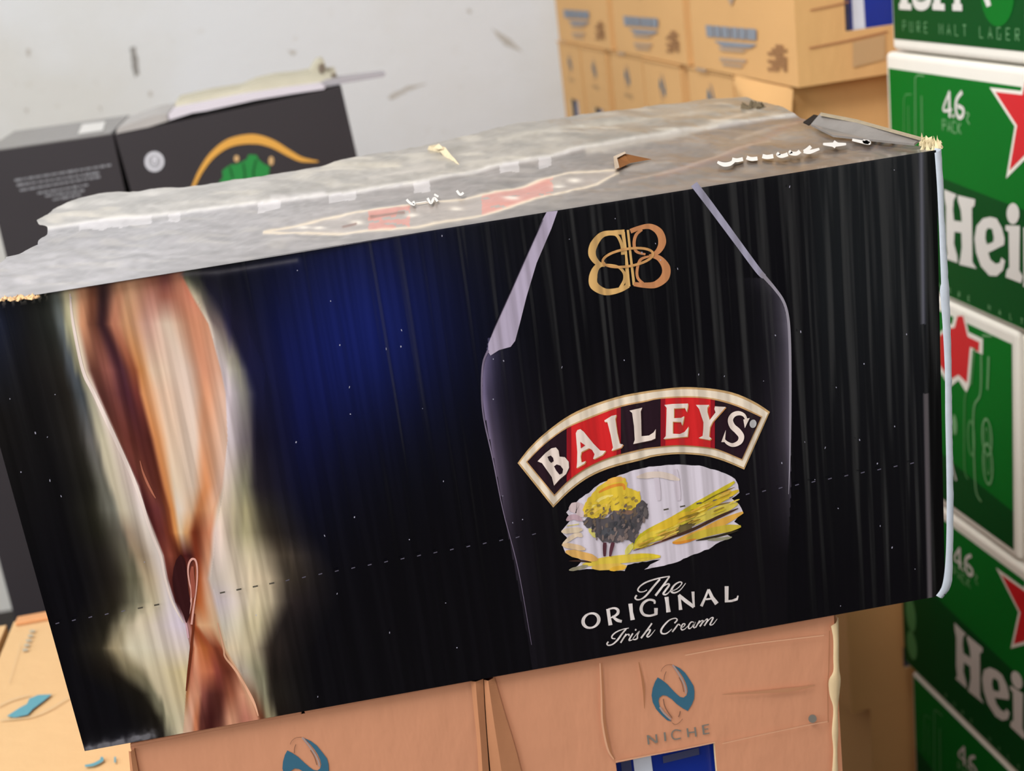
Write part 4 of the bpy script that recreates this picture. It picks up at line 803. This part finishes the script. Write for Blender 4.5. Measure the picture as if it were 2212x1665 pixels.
for pts in ([(-20,1030),(80,982),(200,950)], [(0,1122),(200,1100),(330,1050),(470,965)]): tp.stroke(pts, 6, tL, PG)
local(tp, lc.location).build('top_logo', lc)['label'] = 'teal logo printed on the top face'; tp = MB((0, 0, 1))
tp.k = 0
for i in range(5):
    cx, cy = 220-i*12, 515+i*32; tp.stroke([(cx-18, cy), (cx+18, cy-2)], 14, tL, PG2, smooth=False); tp.stroke([(cx-14, cy+10), (cx-4, cy-10)], 6, tL, PG2, smooth=False)
tp.stroke([(580,1435),(640,1425),(695,1395),(690,1375)], [14,20,22,16], tL, mat('pale_teal_ink', (92, 148, 162))); local(tp, lc.location).build('top_lettering', lc); tp = MB((0, 0, 1)); tp.stroke([(785,1372),(785,1412)], 12, tL, mat('pale_teal_ink', (92, 148, 162)), smooth=False)
tp.stroke([(60,870),(100,740),(140,600)], 3, tL, PG)
local(tp, lc.location).build('top_lettering', lc)
lp_ = MB(); lp_.box(seam[0]+.004, .018, far[1]-.012, far[1]+.0005, ZL-.001, ZL+.003, mat('kraft_lip', (206, 150, 104), .85, .2, 0, 'kraft'))
local(lp_, lc.location).build('rear_flap_edge', lc, bevel=.001)
ln = make_case('pale', 0.17, HL-0.002, CD, side_print=False, split_lid=False, seedv=12)
put(ln, seam[0]-0.006-0.085, far[1]-CD/2-0.004, ZL-HL, 0, 'golden tan case cut by the left frame edge', 'tan window cases at the lower left')
for s_, q in (('under the golden case with the teal top logo', lc), ('under the golden case at the left frame edge', ln)):
    c = copy_tree(q)
    for ch in list(c.children):
        if ch.name.startswith(('top_logo', 'top_lettering', 'rear_flap')): bpy.data.objects.remove(ch)
    put(c, q.location.x, q.location.y, 0.13, 0, 'golden tan case ' + s_, 'tan window cases at the lower left')
def pallet(name, x0, x1, y0, y1, h, label, rz=0):
    b = empty(name, ((x0+x1)/2, (y0+y1)/2, 0), rz); WD = mat('pallet_wood', (150, 118, 84), .85, .2, 0, 'kraft', .15, 20)
    X, Y = (x1-x0)/2, (y1-y0)/2
    for k in range(3):
        r_b = MB(); xx = -X+(2*X-.06)*k/2; r_b.box(xx, xx+.06, -Y, Y, 0, h-.018, WD); r_b.build('bearer', b)
    n = max(3, int(2*Y/.12))
    for k in range(n):
        d_ = MB(); yy = -Y+2*Y*k/n; d_.box(-X, X, yy, yy+2*Y/n*.8, h-.018, h, WD); d_.build('deck_board', b)
    return tag(b, label, 'pallet')
pallet('wooden_pallet', seam[0]-.19, .02, far[1]-CD-.01, far[1], .13, 'wooden pallet under the golden tan cases at the lower left')

# rear stack
GA_ = 'tan window cases in the stack against the back wall'
def st(along, right): p = O_ST+DV*along+NV_*right; return p[0], p[1]
A0 = make_case('gold', 0.18, CH-.002, 0.331, seedv=21, win=(-0.035, 0.04, 0.10, 0.2))
names0 = ['nearest golden tan case in the top rear row, blue window towards the camera', 'middle golden tan case in the top rear row, printed long side showing', 'farthest golden tan case in the top rear row, next to the white wall']
for i in range(3):
    c = A0 if i == 0 else copy_tree(A0)
    x, y = st(0.1735+0.3575*i, 0.09+rnd.uniform(-.002, .002)); put(c, x, y, BZ+0.205, TH+rnd.uniform(-.006, .006), names0[i], GA_)
nf = MB(tuple(-DV)); of_ = O_ST+DV*(.1735-.1655-.0012); tf = lambda x, y: hit(x, y, DV, of_)
nf.stroke([(1748,104),(1830,88),(1918,68)], 3.5, tf, mat('kraft_crease', (172, 116, 82))); nf.stroke([(1750,22),(1800,12),(1834,4)], 3.0, tf, mat('kraft_crease', (172, 116, 82)))
nf.poly([[(1842,92),(1912,74),(1912,128),(1842,146)]], tf, mat('faded_panel', (196, 160, 118), .85, .1))
inv0 = (Matrix.Translation(A0.location) @ Matrix.Rotation(A0.rotation_euler.z, 4, 'Z')).inverted(); nf.v = [tuple(inv0 @ Vector(v)) for v in nf.v]
nf.build('crease', A0)
A1 = make_case('gold', 0.161, CH-.0035, 0.345, side_print=False, seedv=22, lip=0.003, win=(-0.03, 0.03, 0.095, 0.2))
cs = [.118, .298, .481, .663, .836, .994]
lab = ['rear golden tan case with bulging flap and plain brown face', 'golden tan case in the second rear row, second from the near corner', 'golden tan case in the second rear row, third from the near corner', 'golden tan case in the second rear row, fourth from the near corner', 'golden tan case in the second rear row, fifth from the near corner, small window', 'golden tan case in the second rear row, farthest, nearest the white wall']
for i, a in enumerate(cs):
    c = A1 if i == 0 else copy_tree(A1)
    x, y = st(a, 0.1725+(0.004 if i in (1, 3) else 0)); put(c, x, y, BZ+0.205-CH, TH-math.pi/2, lab[i], GA_)
    c.scale = (0.89 if i >= 4 else 1.0, 1, 1)
near = bpy.data.objects[A1.name]
# bulging flap on the near one
bg = MB(); n = 16; vs = []
for i in range(n+1):
    u = i/n; a = 0.185-0.165*u
    for j in range(7):
        v = j/6; x, y = st(a, -0.003-0.014*math.sin(math.pi*v*.5)*(0.15+.85*math.sin(math.pi*min(u*.9+.05, 1))))
        vs.append((x, y, BZ+0.2055-0.003*u - v*(0.01+0.034*u)))
bg.add(vs, [(i*7+j, (i+1)*7+j, (i+1)*7+j+1, i*7+j+1) for i in range(n) for j in range(6)], KR['gold'])
inv = Matrix.LocRotScale(near.location, near.rotation_euler, near.scale).inverted()
bg.v = [tuple(inv @ Vector(v)) for v in bg.v]
bg.build('bulging_flap', near, smooth=True)['label'] = 'flap bulging out from under the case above'
B0 = make_case('gold', 0.18, CH-.002, 0.345, seedv=24, side_print=False, win=(-0.020, 0.04, 0.176, 0.205))
rn = {2: 'third', 3: 'fourth', 4: 'lowest'}; dn = ['near', 'middle', 'far']; first = True
for row in (2, 3, 4):
    for i in range(3):
        c = B0 if first else copy_tree(B0); first = False
        rt = {2: .09, 3: .108, 4: .132}[row]
        x, y = st(0.1735+0.3575*i, rt); put(c, x, y, max(0.0, BZ+0.205-CH*row), TH, 'golden tan case in the %s rear row, %s place%s' % (rn[row], dn[i], ', in the gap beside green cases' if (i == 0 and row > 2) else ', hidden'), GA_)

# ================================================================ GREEN BEER CASES
OH = hit(1912, 115, (0, 1, 0), (0, 0.65, 0)); OH = np.array([OH[0], OH[1], 0])
def hp(px, py):                                   # picture point -> (along towards camera, height) on the green stack's face
    q = hit(px, py, NV_, OH); return (-float((q-OH) @ DV), q[2])
ztops = [hp(1912, 112)[1], hp(1912, 589)[1], hp(1912, 1007)[1], hp(1948, 1426)[1]]
zb = [BZ+.4725, ztops[0]+.0015, ztops[1], ztops[2], ztops[3], ztops[3]-.233]
GRN = mat('bright_green_print', (6, 112, 32), 0.55, 0.12, 0.0, None, 0.06, 12); GDK = mat('dark_green_print', (6, 74, 26), 0.55, 0.12, 0.0); GWH = mat('white_case_board', (242, 238, 228), 0.55, 0.35, 0, None, 0.04, 30)
RED = mat('red_star_print', (214, 30, 38), 0.4, 0.4); LGR = mat('pale_green_line', (120, 172, 120), 0.5, 0.3); LG2 = mat('soft_green_line', (84, 150, 88), 0.5, 0.3); GWL = mat('white_letter_print', (224, 221, 216), 0.45, 0.4)
c2 = crop(1850, 0, 2.775); c7 = crop(1900, 380, 4.381)
ZB0 = ztops[0]                                    # designs are measured against the top of the second case
def dz(p, c): a, z = hp(*c(p)); return (a, z-ZB0)
Lt, LLt = dz((805, 530), c2), dz((905, 1075), c2)
v1 = np.array(LLt)-np.array(Lt); Rst = math.hypot(*v1)/math.hypot(.363, 1.118)
Cst = np.array(Lt)-Rst*np.array([math.cos(R(162)), math.sin(R(162))])
def star(c, r, rot=0): return [(c[0]+(r if i % 2 == 0 else r*.40)*math.cos(R(90+36*i)+rot), c[1]+(r if i % 2 == 0 else r*.40)*math.sin(R(90+36*i)+rot)) for i in range(10)]
Hh = [(620,135),(740,185),(712,240),(705,330),(715,430),(790,440),(780,330),(752,240),(752,190),(915,230),(910,290),(885,310),(890,820),(930,885),(765,845),(777,780),(790,680),(785,545),(720,535),(715,650),(745,760),(750,830),(635,790),(652,740),(640,640),(640,300),(625,220)]
Ee = [[(1060,395),(1120,410),(1170,500),(1195,600),(1190,660),(1040,735),(1062,800),(1110,840),(1150,830),(1165,780),(1200,810),(1180,900),(1120,955),(1050,950),(970,860),(925,730),(910,600),(930,480),(990,410)], [(1040,500),(1080,510),(1095,590),(1090,630),(1030,655),(1015,600),(1020,530)]]
Ii = [(1205,475),(1340,480),(1335,900),(1368,960),(1352,1022),(1205,965),(1215,900),(1240,870),(1235,540),(1205,520)]
def beer_case(i, zlo, zhi, length, design, label, margins, far_off=0.0, start=0.0, depth=0.27):
    """a case of the green stack: printed face towards -x, far end first"""
    p0 = OH-DV*start+NV_*far_off
    root = empty('beer_case', (p0[0], p0[1], zlo), TH)    # local: x right, -y towards the camera along the stack
    tag(root, label, 'case', 'green beer cases in the stack at the right')
    b = MB(); b.box(0, depth, -length, 0, 0.0005, zhi-zlo-.001, GWH); b.build('body', root, bevel=0.005)
    f = MB((-1, 0, 0)); h = zhi-zlo; ml, mt, mb_, mr = margins
    to = lambda l: (lambda a, z: (-0.0006-0.0002*l, -(a-start), z-zlo))
    q = [(start+ml, zlo+mb_), (start+length-mr, zlo+mb_), (start+length-mr, zhi-mt), (start+ml, zhi-mt)]
    f.poly([q], to(0), GRN); design(f, to, zlo, zhi, start, length, q)
    f.build('printed_face', root)
    g = MB(); g.add([(.008, -length-.0006, .008), (depth-.008, -length-.0006, .008), (depth-.008, -length-.0006, h-.014), (.008, -length-.0006, h-.014)], [(0, 1, 2, 3)], GRN); g.build('printed_end', root)
    return root
def word(f, to, z0, l=3):
    lim = lambda p: dz(p, c7)
    def P_(pts, da=0.0, sa=1.0): return [((lim(p)[0])+da, z0+lim(p)[1]) for p in pts]
    f.poly([P_(Hh)], to(l), GWL); f.poly([P_(Ee[0])], to(l), GWL); f.poly([P_(Ee[1])], to(l+1), GDK)
    f.poly([P_(Ii)], to(l), GWL); f.poly([P_([(1275+60*math.cos(a), 365+100*math.sin(a)) for a in [k*.3142 for k in range(20)]])], to(l), GWL)
    # the rest of the name, in the same measure
    a_e0, a_e1 = lim((910, 600))[0], lim((1195, 600))[0]; a_i0, a_i1 = lim((1205, 500))[0], lim((1365, 960))[0]; we_ = a_e1-a_e0; ztop, zbot = lim((1060, 395))[1]+z0, lim((1120, 955))[1]+z0; hh = ztop-zbot
    a = a_i1+.002; full = we_; nn = [0]
    def n_(a0): 
        nonlocal_w = full if nn[0] == 0 else full*.60; nn[0] = 1; wn = nonlocal_w*1.15; st_ = nonlocal_w*.34
        f.poly([[(a0, ztop), (a0+st_, ztop), (a0+st_, ztop-.08*hh), (a0+wn*.72, ztop), (a0+wn, ztop-.2*hh), (a0+wn, zbot+.1*hh), (a0+wn+.002, zbot), (a0+wn-st_-.002, zbot), (a0+wn-st_, zbot+.1*hh), (a0+wn-st_, ztop-.3*hh), (a0+st_, ztop-.3*hh), (a0+st_, zbot+.1*hh), (a0+st_+.002, zbot), (a0-.001, zbot), (a0, zbot+.1*hh)]], to(l), GWL); return a0+wn+.004
    def e_2(a0):
        sq = lambda pts: [(a0+(q[0]-a_e0)*.60, q[1]) for q in P_(pts)]
        f.poly([sq(Ee[0])], to(l), GWL); f.poly([sq(Ee[1])], to(l+1), GDK); return a0+we_*.60+.003
    def k_(a0):
        w6 = we_*.60; st_ = w6*.36; f.poly([[(a0, ztop+.3*hh), (a0+st_, ztop+.3*hh), (a0+st_, zbot), (a0, zbot)]], to(l), GWL); f.poly([[(a0+st_, ztop-.45*hh), (a0+w6*.8, ztop), (a0+w6*1.15, ztop), (a0+w6*.62, ztop-.45*hh), (a0+w6*1.2, zbot), (a0+w6*.75, zbot), (a0+st_, ztop-.65*hh)]], to(l), GWL); return a0+w6*1.25
    for fn in (n_, e_2, k_, e_2, n_): a = fn(a)
TXT5 = {'P': [([(0,0),(0,1),(.7,1),(.7,.5),(0,.5)])], 'U': [([(0,1),(0,0),(.7,0),(.7,1)])], 'R': [([(0,0),(0,1),(.7,1),(.7,.5),(0,.5)]), ([(.2,.5),(.7,0)])], 'E': [([(.7,0),(0,0),(0,1),(.7,1)]), ([(0,.5),(.6,.5)])],
 'M': [([(0,0),(0,1),(.4,.4),(.8,1),(.8,0)])], 'A': [([(0,0),(.4,1),(.8,0)]), ([(.15,.35),(.65,.35)])], 'L': [([(0,1),(0,0),(.7,0)])], 'T': [([(.35,0),(.35,1)]), ([(0,1),(.7,1)])], 'G': [([(.7,1),(0,1),(0,0),(.7,0),(.7,.5)])], 'C': [([(.7,1),(0,1),(0,0),(.7,0)])], 'K': [([(0,0),(0,1)]), ([(.7,1),(.1,.5),(.7,0)])]}
def caps(f, to, text, a, z, size, pitch, wd, mm, slope=0):
    for ch in text:
        for pl in TXT5.get(ch, []): f.stroke([(a+x*size*.8, z+y*size) for x, y in pl], wd, to, mm, smooth=False)
        a += pitch
def pack46(f, to, z0):
    g = lambda pts: [(dz(p, c2)[0], z0+dz(p, c2)[1]) for p in pts]
    for pts, wd in [([(566,552),(526,662),(578,662)], .0028), ([(562,556),(566,710)], .0042), ([(640,556),(608,600),(602,660),(618,708),(642,700),(646,660),(612,640)], .004)]: f.stroke(g(pts), wd, to(2), GWL)
    f.disc(g([(588, 700)])[0], .0016, .002, to(2), GWL)
    a, z = g([(524, 785)])[0]; a2 = g([(645, 785)])[0][0]; caps(f, to(2), 'PACK', a, z, .010, (a2-a)/4, .0016, LGR)
    f.stroke(g([(662,680),(680,690),(668,720),(684,750)]), .0016, to(2), LGR)
def bottles(f, to, z0):
    g = lambda pts: [(dz(p, c2)[0], z0+dz(p, c2)[1]) for p in pts]
    for pts, mm in [([(290,900),(290,600),(300,572),(335,570)], LG2), ([(360,1000),(358,600),(358,470),(375,455),(412,460)], LGR), ([(402,1000),(396,580)], LGR), ([(322,900),(316,640)], LG2)]: f.stroke(g(pts), .0012, to(2), mm, smooth=False)
def d_full(f, to, zlo, zhi, st_, ln_, q):
    z0 = zhi
    g = lambda pts, c: [(dz(p, c)[0], z0+dz(p, c)[1]) for p in pts]
    a1 = st_+ln_-.006; zz = g([(600, 1100)], c2)[0][1]
    arc = [(q[0][0], zz+.014), (q[0][0]+.05, zz+.006)] + [(q[0][0]+.05+(a1-q[0][0]-.05)*k/8, zz+.004-.016*math.sin(math.pi*k/8*.5)) for k in range(1, 9)]
    f.poly([arc+[(a1, zlo+.006), (q[0][0], zlo+.006)]], to(.6), GDK)
    c_ = (Cst[0], z0+Cst[1]); f.poly([star(c_, Rst)], to(2), GWH); f.poly([star(c_, Rst*.86)], to(3), RED)
    pack46(f, to, z0); bottles(f, to, z0); word(f, to, z0)
    caps(f, to(2), 'PURE MALT LAGER', st_+.10, zlo+.009, .005, .018, .0009, LGR)
    f.disc((q[0][0]+.02, zlo+.075), .012, .022, to(2), LG2); f.disc((q[0][0]+.02, zlo+.035), .012, .018, to(2), LG2)
c8 = crop(1850, 600, 2.775)
def d_end(f, to, zlo, zhi, st_, ln_, q):
    g = lambda pts: [hp(*c8(p)) for p in pts]
    f.poly([[(q[0][0], zlo+.01), (q[1][0], zlo+.01), (q[1][0], zlo+.05), (q[0][0]+.1, zlo+.06), (q[0][0], zlo+.075)]], to(.5), GDK)
    f.poly([g([(500,330),(545,285),(575,275),(590,205),(645,205),(672,325),(758,366),(756,460),(695,432),(678,640),(660,690),(612,612),(560,655),(500,560)])], to(2), GWH)
    f.poly([g([(500,350),(550,305),(590,298),(606,228),(640,228),(668,352),(738,386),(735,446),(682,412),(664,630),(612,580),(560,612),(500,520)])], to(3), RED)
    for pts, wd, mm in [([(750,460),(745,690),(705,790),(708,1100),(720,1280),(750,1340)], .0022, LGR), ([(662,680),(650,760),(650,1130),(672,1205)], .0018, LG2), ([(755,345),(815,350)], .0016, LGR), ([(795,470),(792,560),(788,670)], .0026, LGR), ([(690,640),(700,520),(710,420)], .003, LG2)]: f.stroke(g(pts), wd, to(4), mm)
    for c_, rx, ry, fill in [((785, 955), .0085, .0185, LG2), ((790, 1115), .0085, .021, LG2)]:
        cc = g([c_])[0]; f.ring(cc, rx, ry, .0024, to(4), LGR); f.ring(cc, rx*.5, ry*.5, .002, to(4), fill)
    cc = g([(690, 960)])[0]; f.ring(cc, .006, .018, .0026, to(4), LG2); f.disc(g([(590, 880)])[0], .005, .011, to(4), LGR)
    f.stroke(g([(562,1000),(575,1120),(600,1215)]), .003, to(4), GWL)
def d_top(f, to, zlo, zhi, st_, ln_, q):
    g = lambda pts: [hp(*c2(p)) for p in pts]
    f.poly([[(q[0][0], zlo+.012), (q[1][0], zlo+.012), (q[1][0], zlo+.12), (q[0][0], zlo+.12)]], to(.5), GDK)
    for pts, wd in [([(292,-120),(292,40)], .014), ([(262,36),(335,40)], .006), ([(445,-20),(430,20),(395,36),(360,20),(350,-40),(360,-90),(395,-110),(425,-90),(430,-40),(360,-30)], .008), ([(490,-110),(490,40)], .012), ([(462,38),(535,42)], .006), ([(510,-80),(560,-110),(600,-80),(610,-20),(610,40)], .010), ([(582,42),(640,44)], .006)]:
        f.stroke(g(pts), wd, to(2), GWL, smooth=len(pts) > 4)
    f.disc(g([(850, -30)])[0], .026, .026, to(2), GRN); f.poly([g([(770,-10),(800,-30),(815,30),(790,42)])], to(3), GWL)
    txt = 'PURE MALT LAGER'; A, B_ = g([(285, 165)])[0], g([(960, 205)])[0]; z_, pit = A[1], (B_[0]-A[0])/14
    caps(f, to(2), txt, A[0], z_-.003, .0095, pit, .0013, mat('faint_green_line', (96, 148, 100), .5, .3))
face_w = hp(2203, 60)[0]
fw_c = hp(2196, 900)[0]
beer_case(0, zb[1]+.0005, zb[0], face_w, d_top, 'topmost green beer case, cut by the frame, pale capitals along its foot', (.006, .02, .0125, .007), start=hp(1926, 60)[0])
beer_case(1, zb[2]+.0005, zb[1]-.0005, .46, d_full, 'second green beer case from the top, with large red star and white lettering', (.0075, .0165, .005, .008))
beer_case(2, zb[3]+.0005, zb[2]-.0005, fw_c, d_end, 'third green beer case from the top, turned end-on with faint bottle outlines', (.0075, .014, .0105, .0075), far_off=.001)
beer_case(3, zb[4]+.0005, zb[3]-.0005, .46, d_full, 'fourth green beer case from the top, red star and white lettering', (.0055, .012, .005, .008), start=hp(1948, 1350)[0])
beer_case(4, zb[5]+.0005, zb[4]-.0005, .46, d_full, 'lowest green beer case, at the bottom right corner of the frame', (.0065, .004, .005, .008), start=hp(1972, 1560)[0])
beer_case(5, zb[3]+.0005, zb[2]-.0005, .17, lambda *a: None, 'sliver of green beer case at the right frame edge, beside the end-on case', (.012, .014, .01, .008), start=fw_c+.003, far_off=.002)
beer_case(6, zb[1]+.0005, zb[0], .16, lambda *a: None, 'sliver of green beer case at the right frame edge, beside the topmost case', (.012, .02, .0125, .008), start=face_w+hp(1926, 60)[0]+.003, far_off=.001)
pc0 = OH-DV*.2+NV_*.14
pp = pallet('wooden_pallet', pc0[0]-.15, pc0[0]+.15, pc0[1]-.26, pc0[1]+.22, zb[5]-.0005, 'wooden pallet under the stack of green beer cases', TH)

# ================================================================ BLACK CASES ON THE LEFT
YB = 0.95
BLK = mat('matt_black_case', (50, 46, 50), 0.5, 0.35, 0, None, 0.08, 12); BTOP = mat('grey_dusty_black_top', (120, 116, 114), 0.4, 0.5, 0.3, 'rough', 0.2, 30)
kb = lambda x, y, o=0.0: hit(x, y, (0, 1, 0), (0, YB-o, 0))
def quad_case(name, pts, depth, label, org):
    root = empty(name, org); tag(root, label, 'case', 'black cases stacked at the left')
    b = MB(); b.prism(pts, (0, depth, 0), BLK); local(b, org).build('body', root)
    return root
pTL, pTR = kb(-42, 331), kb(245, 291); pTR[0] = kb(248, 291)[0]-.0012
hh = 0.30; zl = pTL[2]
org = Vector(((pTL[0]+pTR[0])/2, YB+.1, zl-hh))
bl_ = quad_case('black_case', [(pTL[0], YB, zl), (pTR[0]-.001, YB, zl), (pTR[0]-.001, YB, zl-hh), (pTL[0], YB, zl-hh)], .2, 'upright black case with a block of small grey text, at the left frame edge', org)
tx = MB((0, -1, 0)); ct = crop(0, 100, 2.458); tB = lambda x, y: kb(*ct((x, y)), .0008); GT = mat('small_grey_print', (132, 132, 138), .6, .3); r9 = random.Random(6)
for (x0_, y0_, x1_, y1_) in [(78,712,590,630),(90,738,530,670),(105,765,532,692),(200,780,468,735),(240,795,448,765),(280,815,430,788)]:
    x = x0_
    while x < x1_:
        L0 = r9.uniform(14, 44); u = (x-x0_)/(x1_-x0_); y = y0_+(y1_-y0_)*u; L0 = min(L0, x1_-x)
        tx.stroke([(x, y), (x+L0, y+(y1_-y0_)/(x1_-x0_)*L0)], r9.uniform(8, 13), tB, GT, smooth=False); x += L0+r9.uniform(4, 8)
local(tx, org).build('small_print', bl_)
tt2 = MB(); tt2.box(pTL[0]+.002, pTR[0]-.003, YB+.002, YB+.198, zl-.0005, zl+.0015, BTOP); wq = [hit(x, y, (0, 0, 1), (0, 0, zl+.0022)) for x, y in ((168, 290), (222, 282), (228, 262), (178, 268))]
tt2.poly([[(p[0], p[1]) for p in wq]], lambda x, y: (x, y, zl+.0022), mat('white_label_paper', (220, 218, 216), .6, .3))
local(tt2, org).build('dusty_top', bl_)
a_, b_2 = kb(248, 291), kb(737, 187); dv = (b_2-a_)/np.linalg.norm(b_2-a_); dn_ = np.array([dv[2], 0, -dv[0]])
cc_, dd_ = b_2+dn_*.30, a_+dn_*.30
org2 = Vector(((a_[0]+b_2[0])/2, YB+.1, min(cc_[2], dd_[2])))
br2 = quad_case('black_case', [tuple(a_), tuple(b_2), tuple(cc_), tuple(dd_)], .2, 'tilted black case with gold arch and green leaf, open pale flaps on top', org2)
ar = MB((0, -1, 0)); GOLD = mat('gold_print', (216, 160, 72), .45, .4); LEAF = mat('green_leaf_print', (36, 132, 62), .5, .3); WC = mat('white_round_print', (200, 200, 208), .5, .3)
ar.stroke([(1000,800),(1035,725),(1070,655),(1130,575),(1220,512),(1340,492),(1440,515),(1530,565),(1600,600),(1690,612)], [10,18,24,32,44,52,42,34,26,6], tB, GOLD)
ar.poly([jag([(1150,760),(1180,690),(1182,655),(1230,622),(1290,618),(1320,580),(1365,578),(1400,620),(1430,640),(1432,680),(1400,760)], 6, 24, r9)], tB, LEAF)
tB2 = lambda x, y: kb(*ct((x, y)), .0012); LFD = mat('dark_leaf_print', (20, 84, 40), .5, .3)
for p in ([(1290,620),(1300,680),(1290,740)], [(1360,600),(1345,670),(1360,740)], [(1220,640),(1235,700)]): ar.stroke(p, 9, tB2, LFD)
ar.disc((1256, 596), 14, 18, tB, mat('pale_gold_print', (200, 164, 116), .5, .3)); ar.disc((1440, 608), 14, 24, tB, mat('pale_gold_print', (200, 164, 116)))
ar.disc((820, 612), 52, 54, tB, WC); ar.ring((820, 612), 30, 32, 5, tB2, mat('small_grey_print', (132, 132, 138))); ar.stroke([(806,598),(806,618),(820,630),(834,618),(834,598)], 6, tB2, mat('small_grey_print', (132, 132, 138)))
local(ar, org2).build('gold_and_green_print', br2)
fc = crop(340, 110, 4.254)
def flap(name, pts, y0, depth, mm, label=None):
    b = MB(); b.prism([tuple(hit(*fc(p), (0, 1, 0), (0, y0, 0))) for p in pts], (0, depth, 0), mm); o = local(b, org2).build(name, br2)
    if label: o['label'] = label
flap('lid_flap', [(100,640),(90,595),(150,530),(400,480),(800,400),(1200,340),(1500,300),(1545,330),(1530,352),(1300,385),(900,450),(450,550),(320,570)], YB-.001, .10, mat('pale_flap', (210, 204, 214), .5, .4, 0, 'rough'), 'pale lavender lid flap')
flap('inner_flap', [(150,530),(170,465),(480,395),(760,352),(900,290),(1080,250),(1300,228),(1410,205),(1460,120),(1500,95),(1535,100),(1560,200),(1640,190),(1650,250),(1500,310),(1000,385),(600,450)], YB+.02, .08, mat('olive_cream_flap', (190, 184, 164), .7, .3, 0, 'rough', .12, 30), 'torn olive-cream inner flap')
flap('end_flap', [(1495,295),(1560,262),(2090,196),(2098,215),(2085,236),(1700,302),(1545,332)], YB+.01, .03, mat('grey_flap_edge', (168, 164, 170), .5, .4), 'thin grey flap sticking out to the right')
flap('dark_spot', [(1478,160),(1490,120),(1530,115),(1538,170),(1510,210),(1485,195)], YB+.018, .004, mat('flap_dark_spot', (120, 108, 96), .8, .1))
flap('dark_spot', [(1590,215),(1640,200),(1645,235),(1600,240)], YB+.018, .004, mat('flap_dark_spot', (120, 108, 96)))
flap('left_lid_edge', [(-80,700),(-380,760),(-370,710),(-60,600),(95,575),(110,640)], YB-.001, .12, mat('grey_lid_edge', (172, 168, 166), .5, .4, 0, 'rough', .15, 40))
zlow = zl-hh; xl = kb(30, 1335)[0]
zr = float(min(cc_[2], dd_[2])); 
hcase = (zlow-.0005)/2
for lv, lb in ((1, 'long black case below the small-text case and the tilted one'), (0, 'lowest black case in the left stack, standing on the floor')):
    z0_ = lv*hcase; root = empty('black_case', (xl+.27, YB+.1, z0_)); tag(root, lb, 'case', 'black cases stacked at the left')
    b = MB(); b.box(-.27, .27, -.1, .1, 0.0002, hcase-.0003, BLK); b.build('body', root, bevel=.0025)
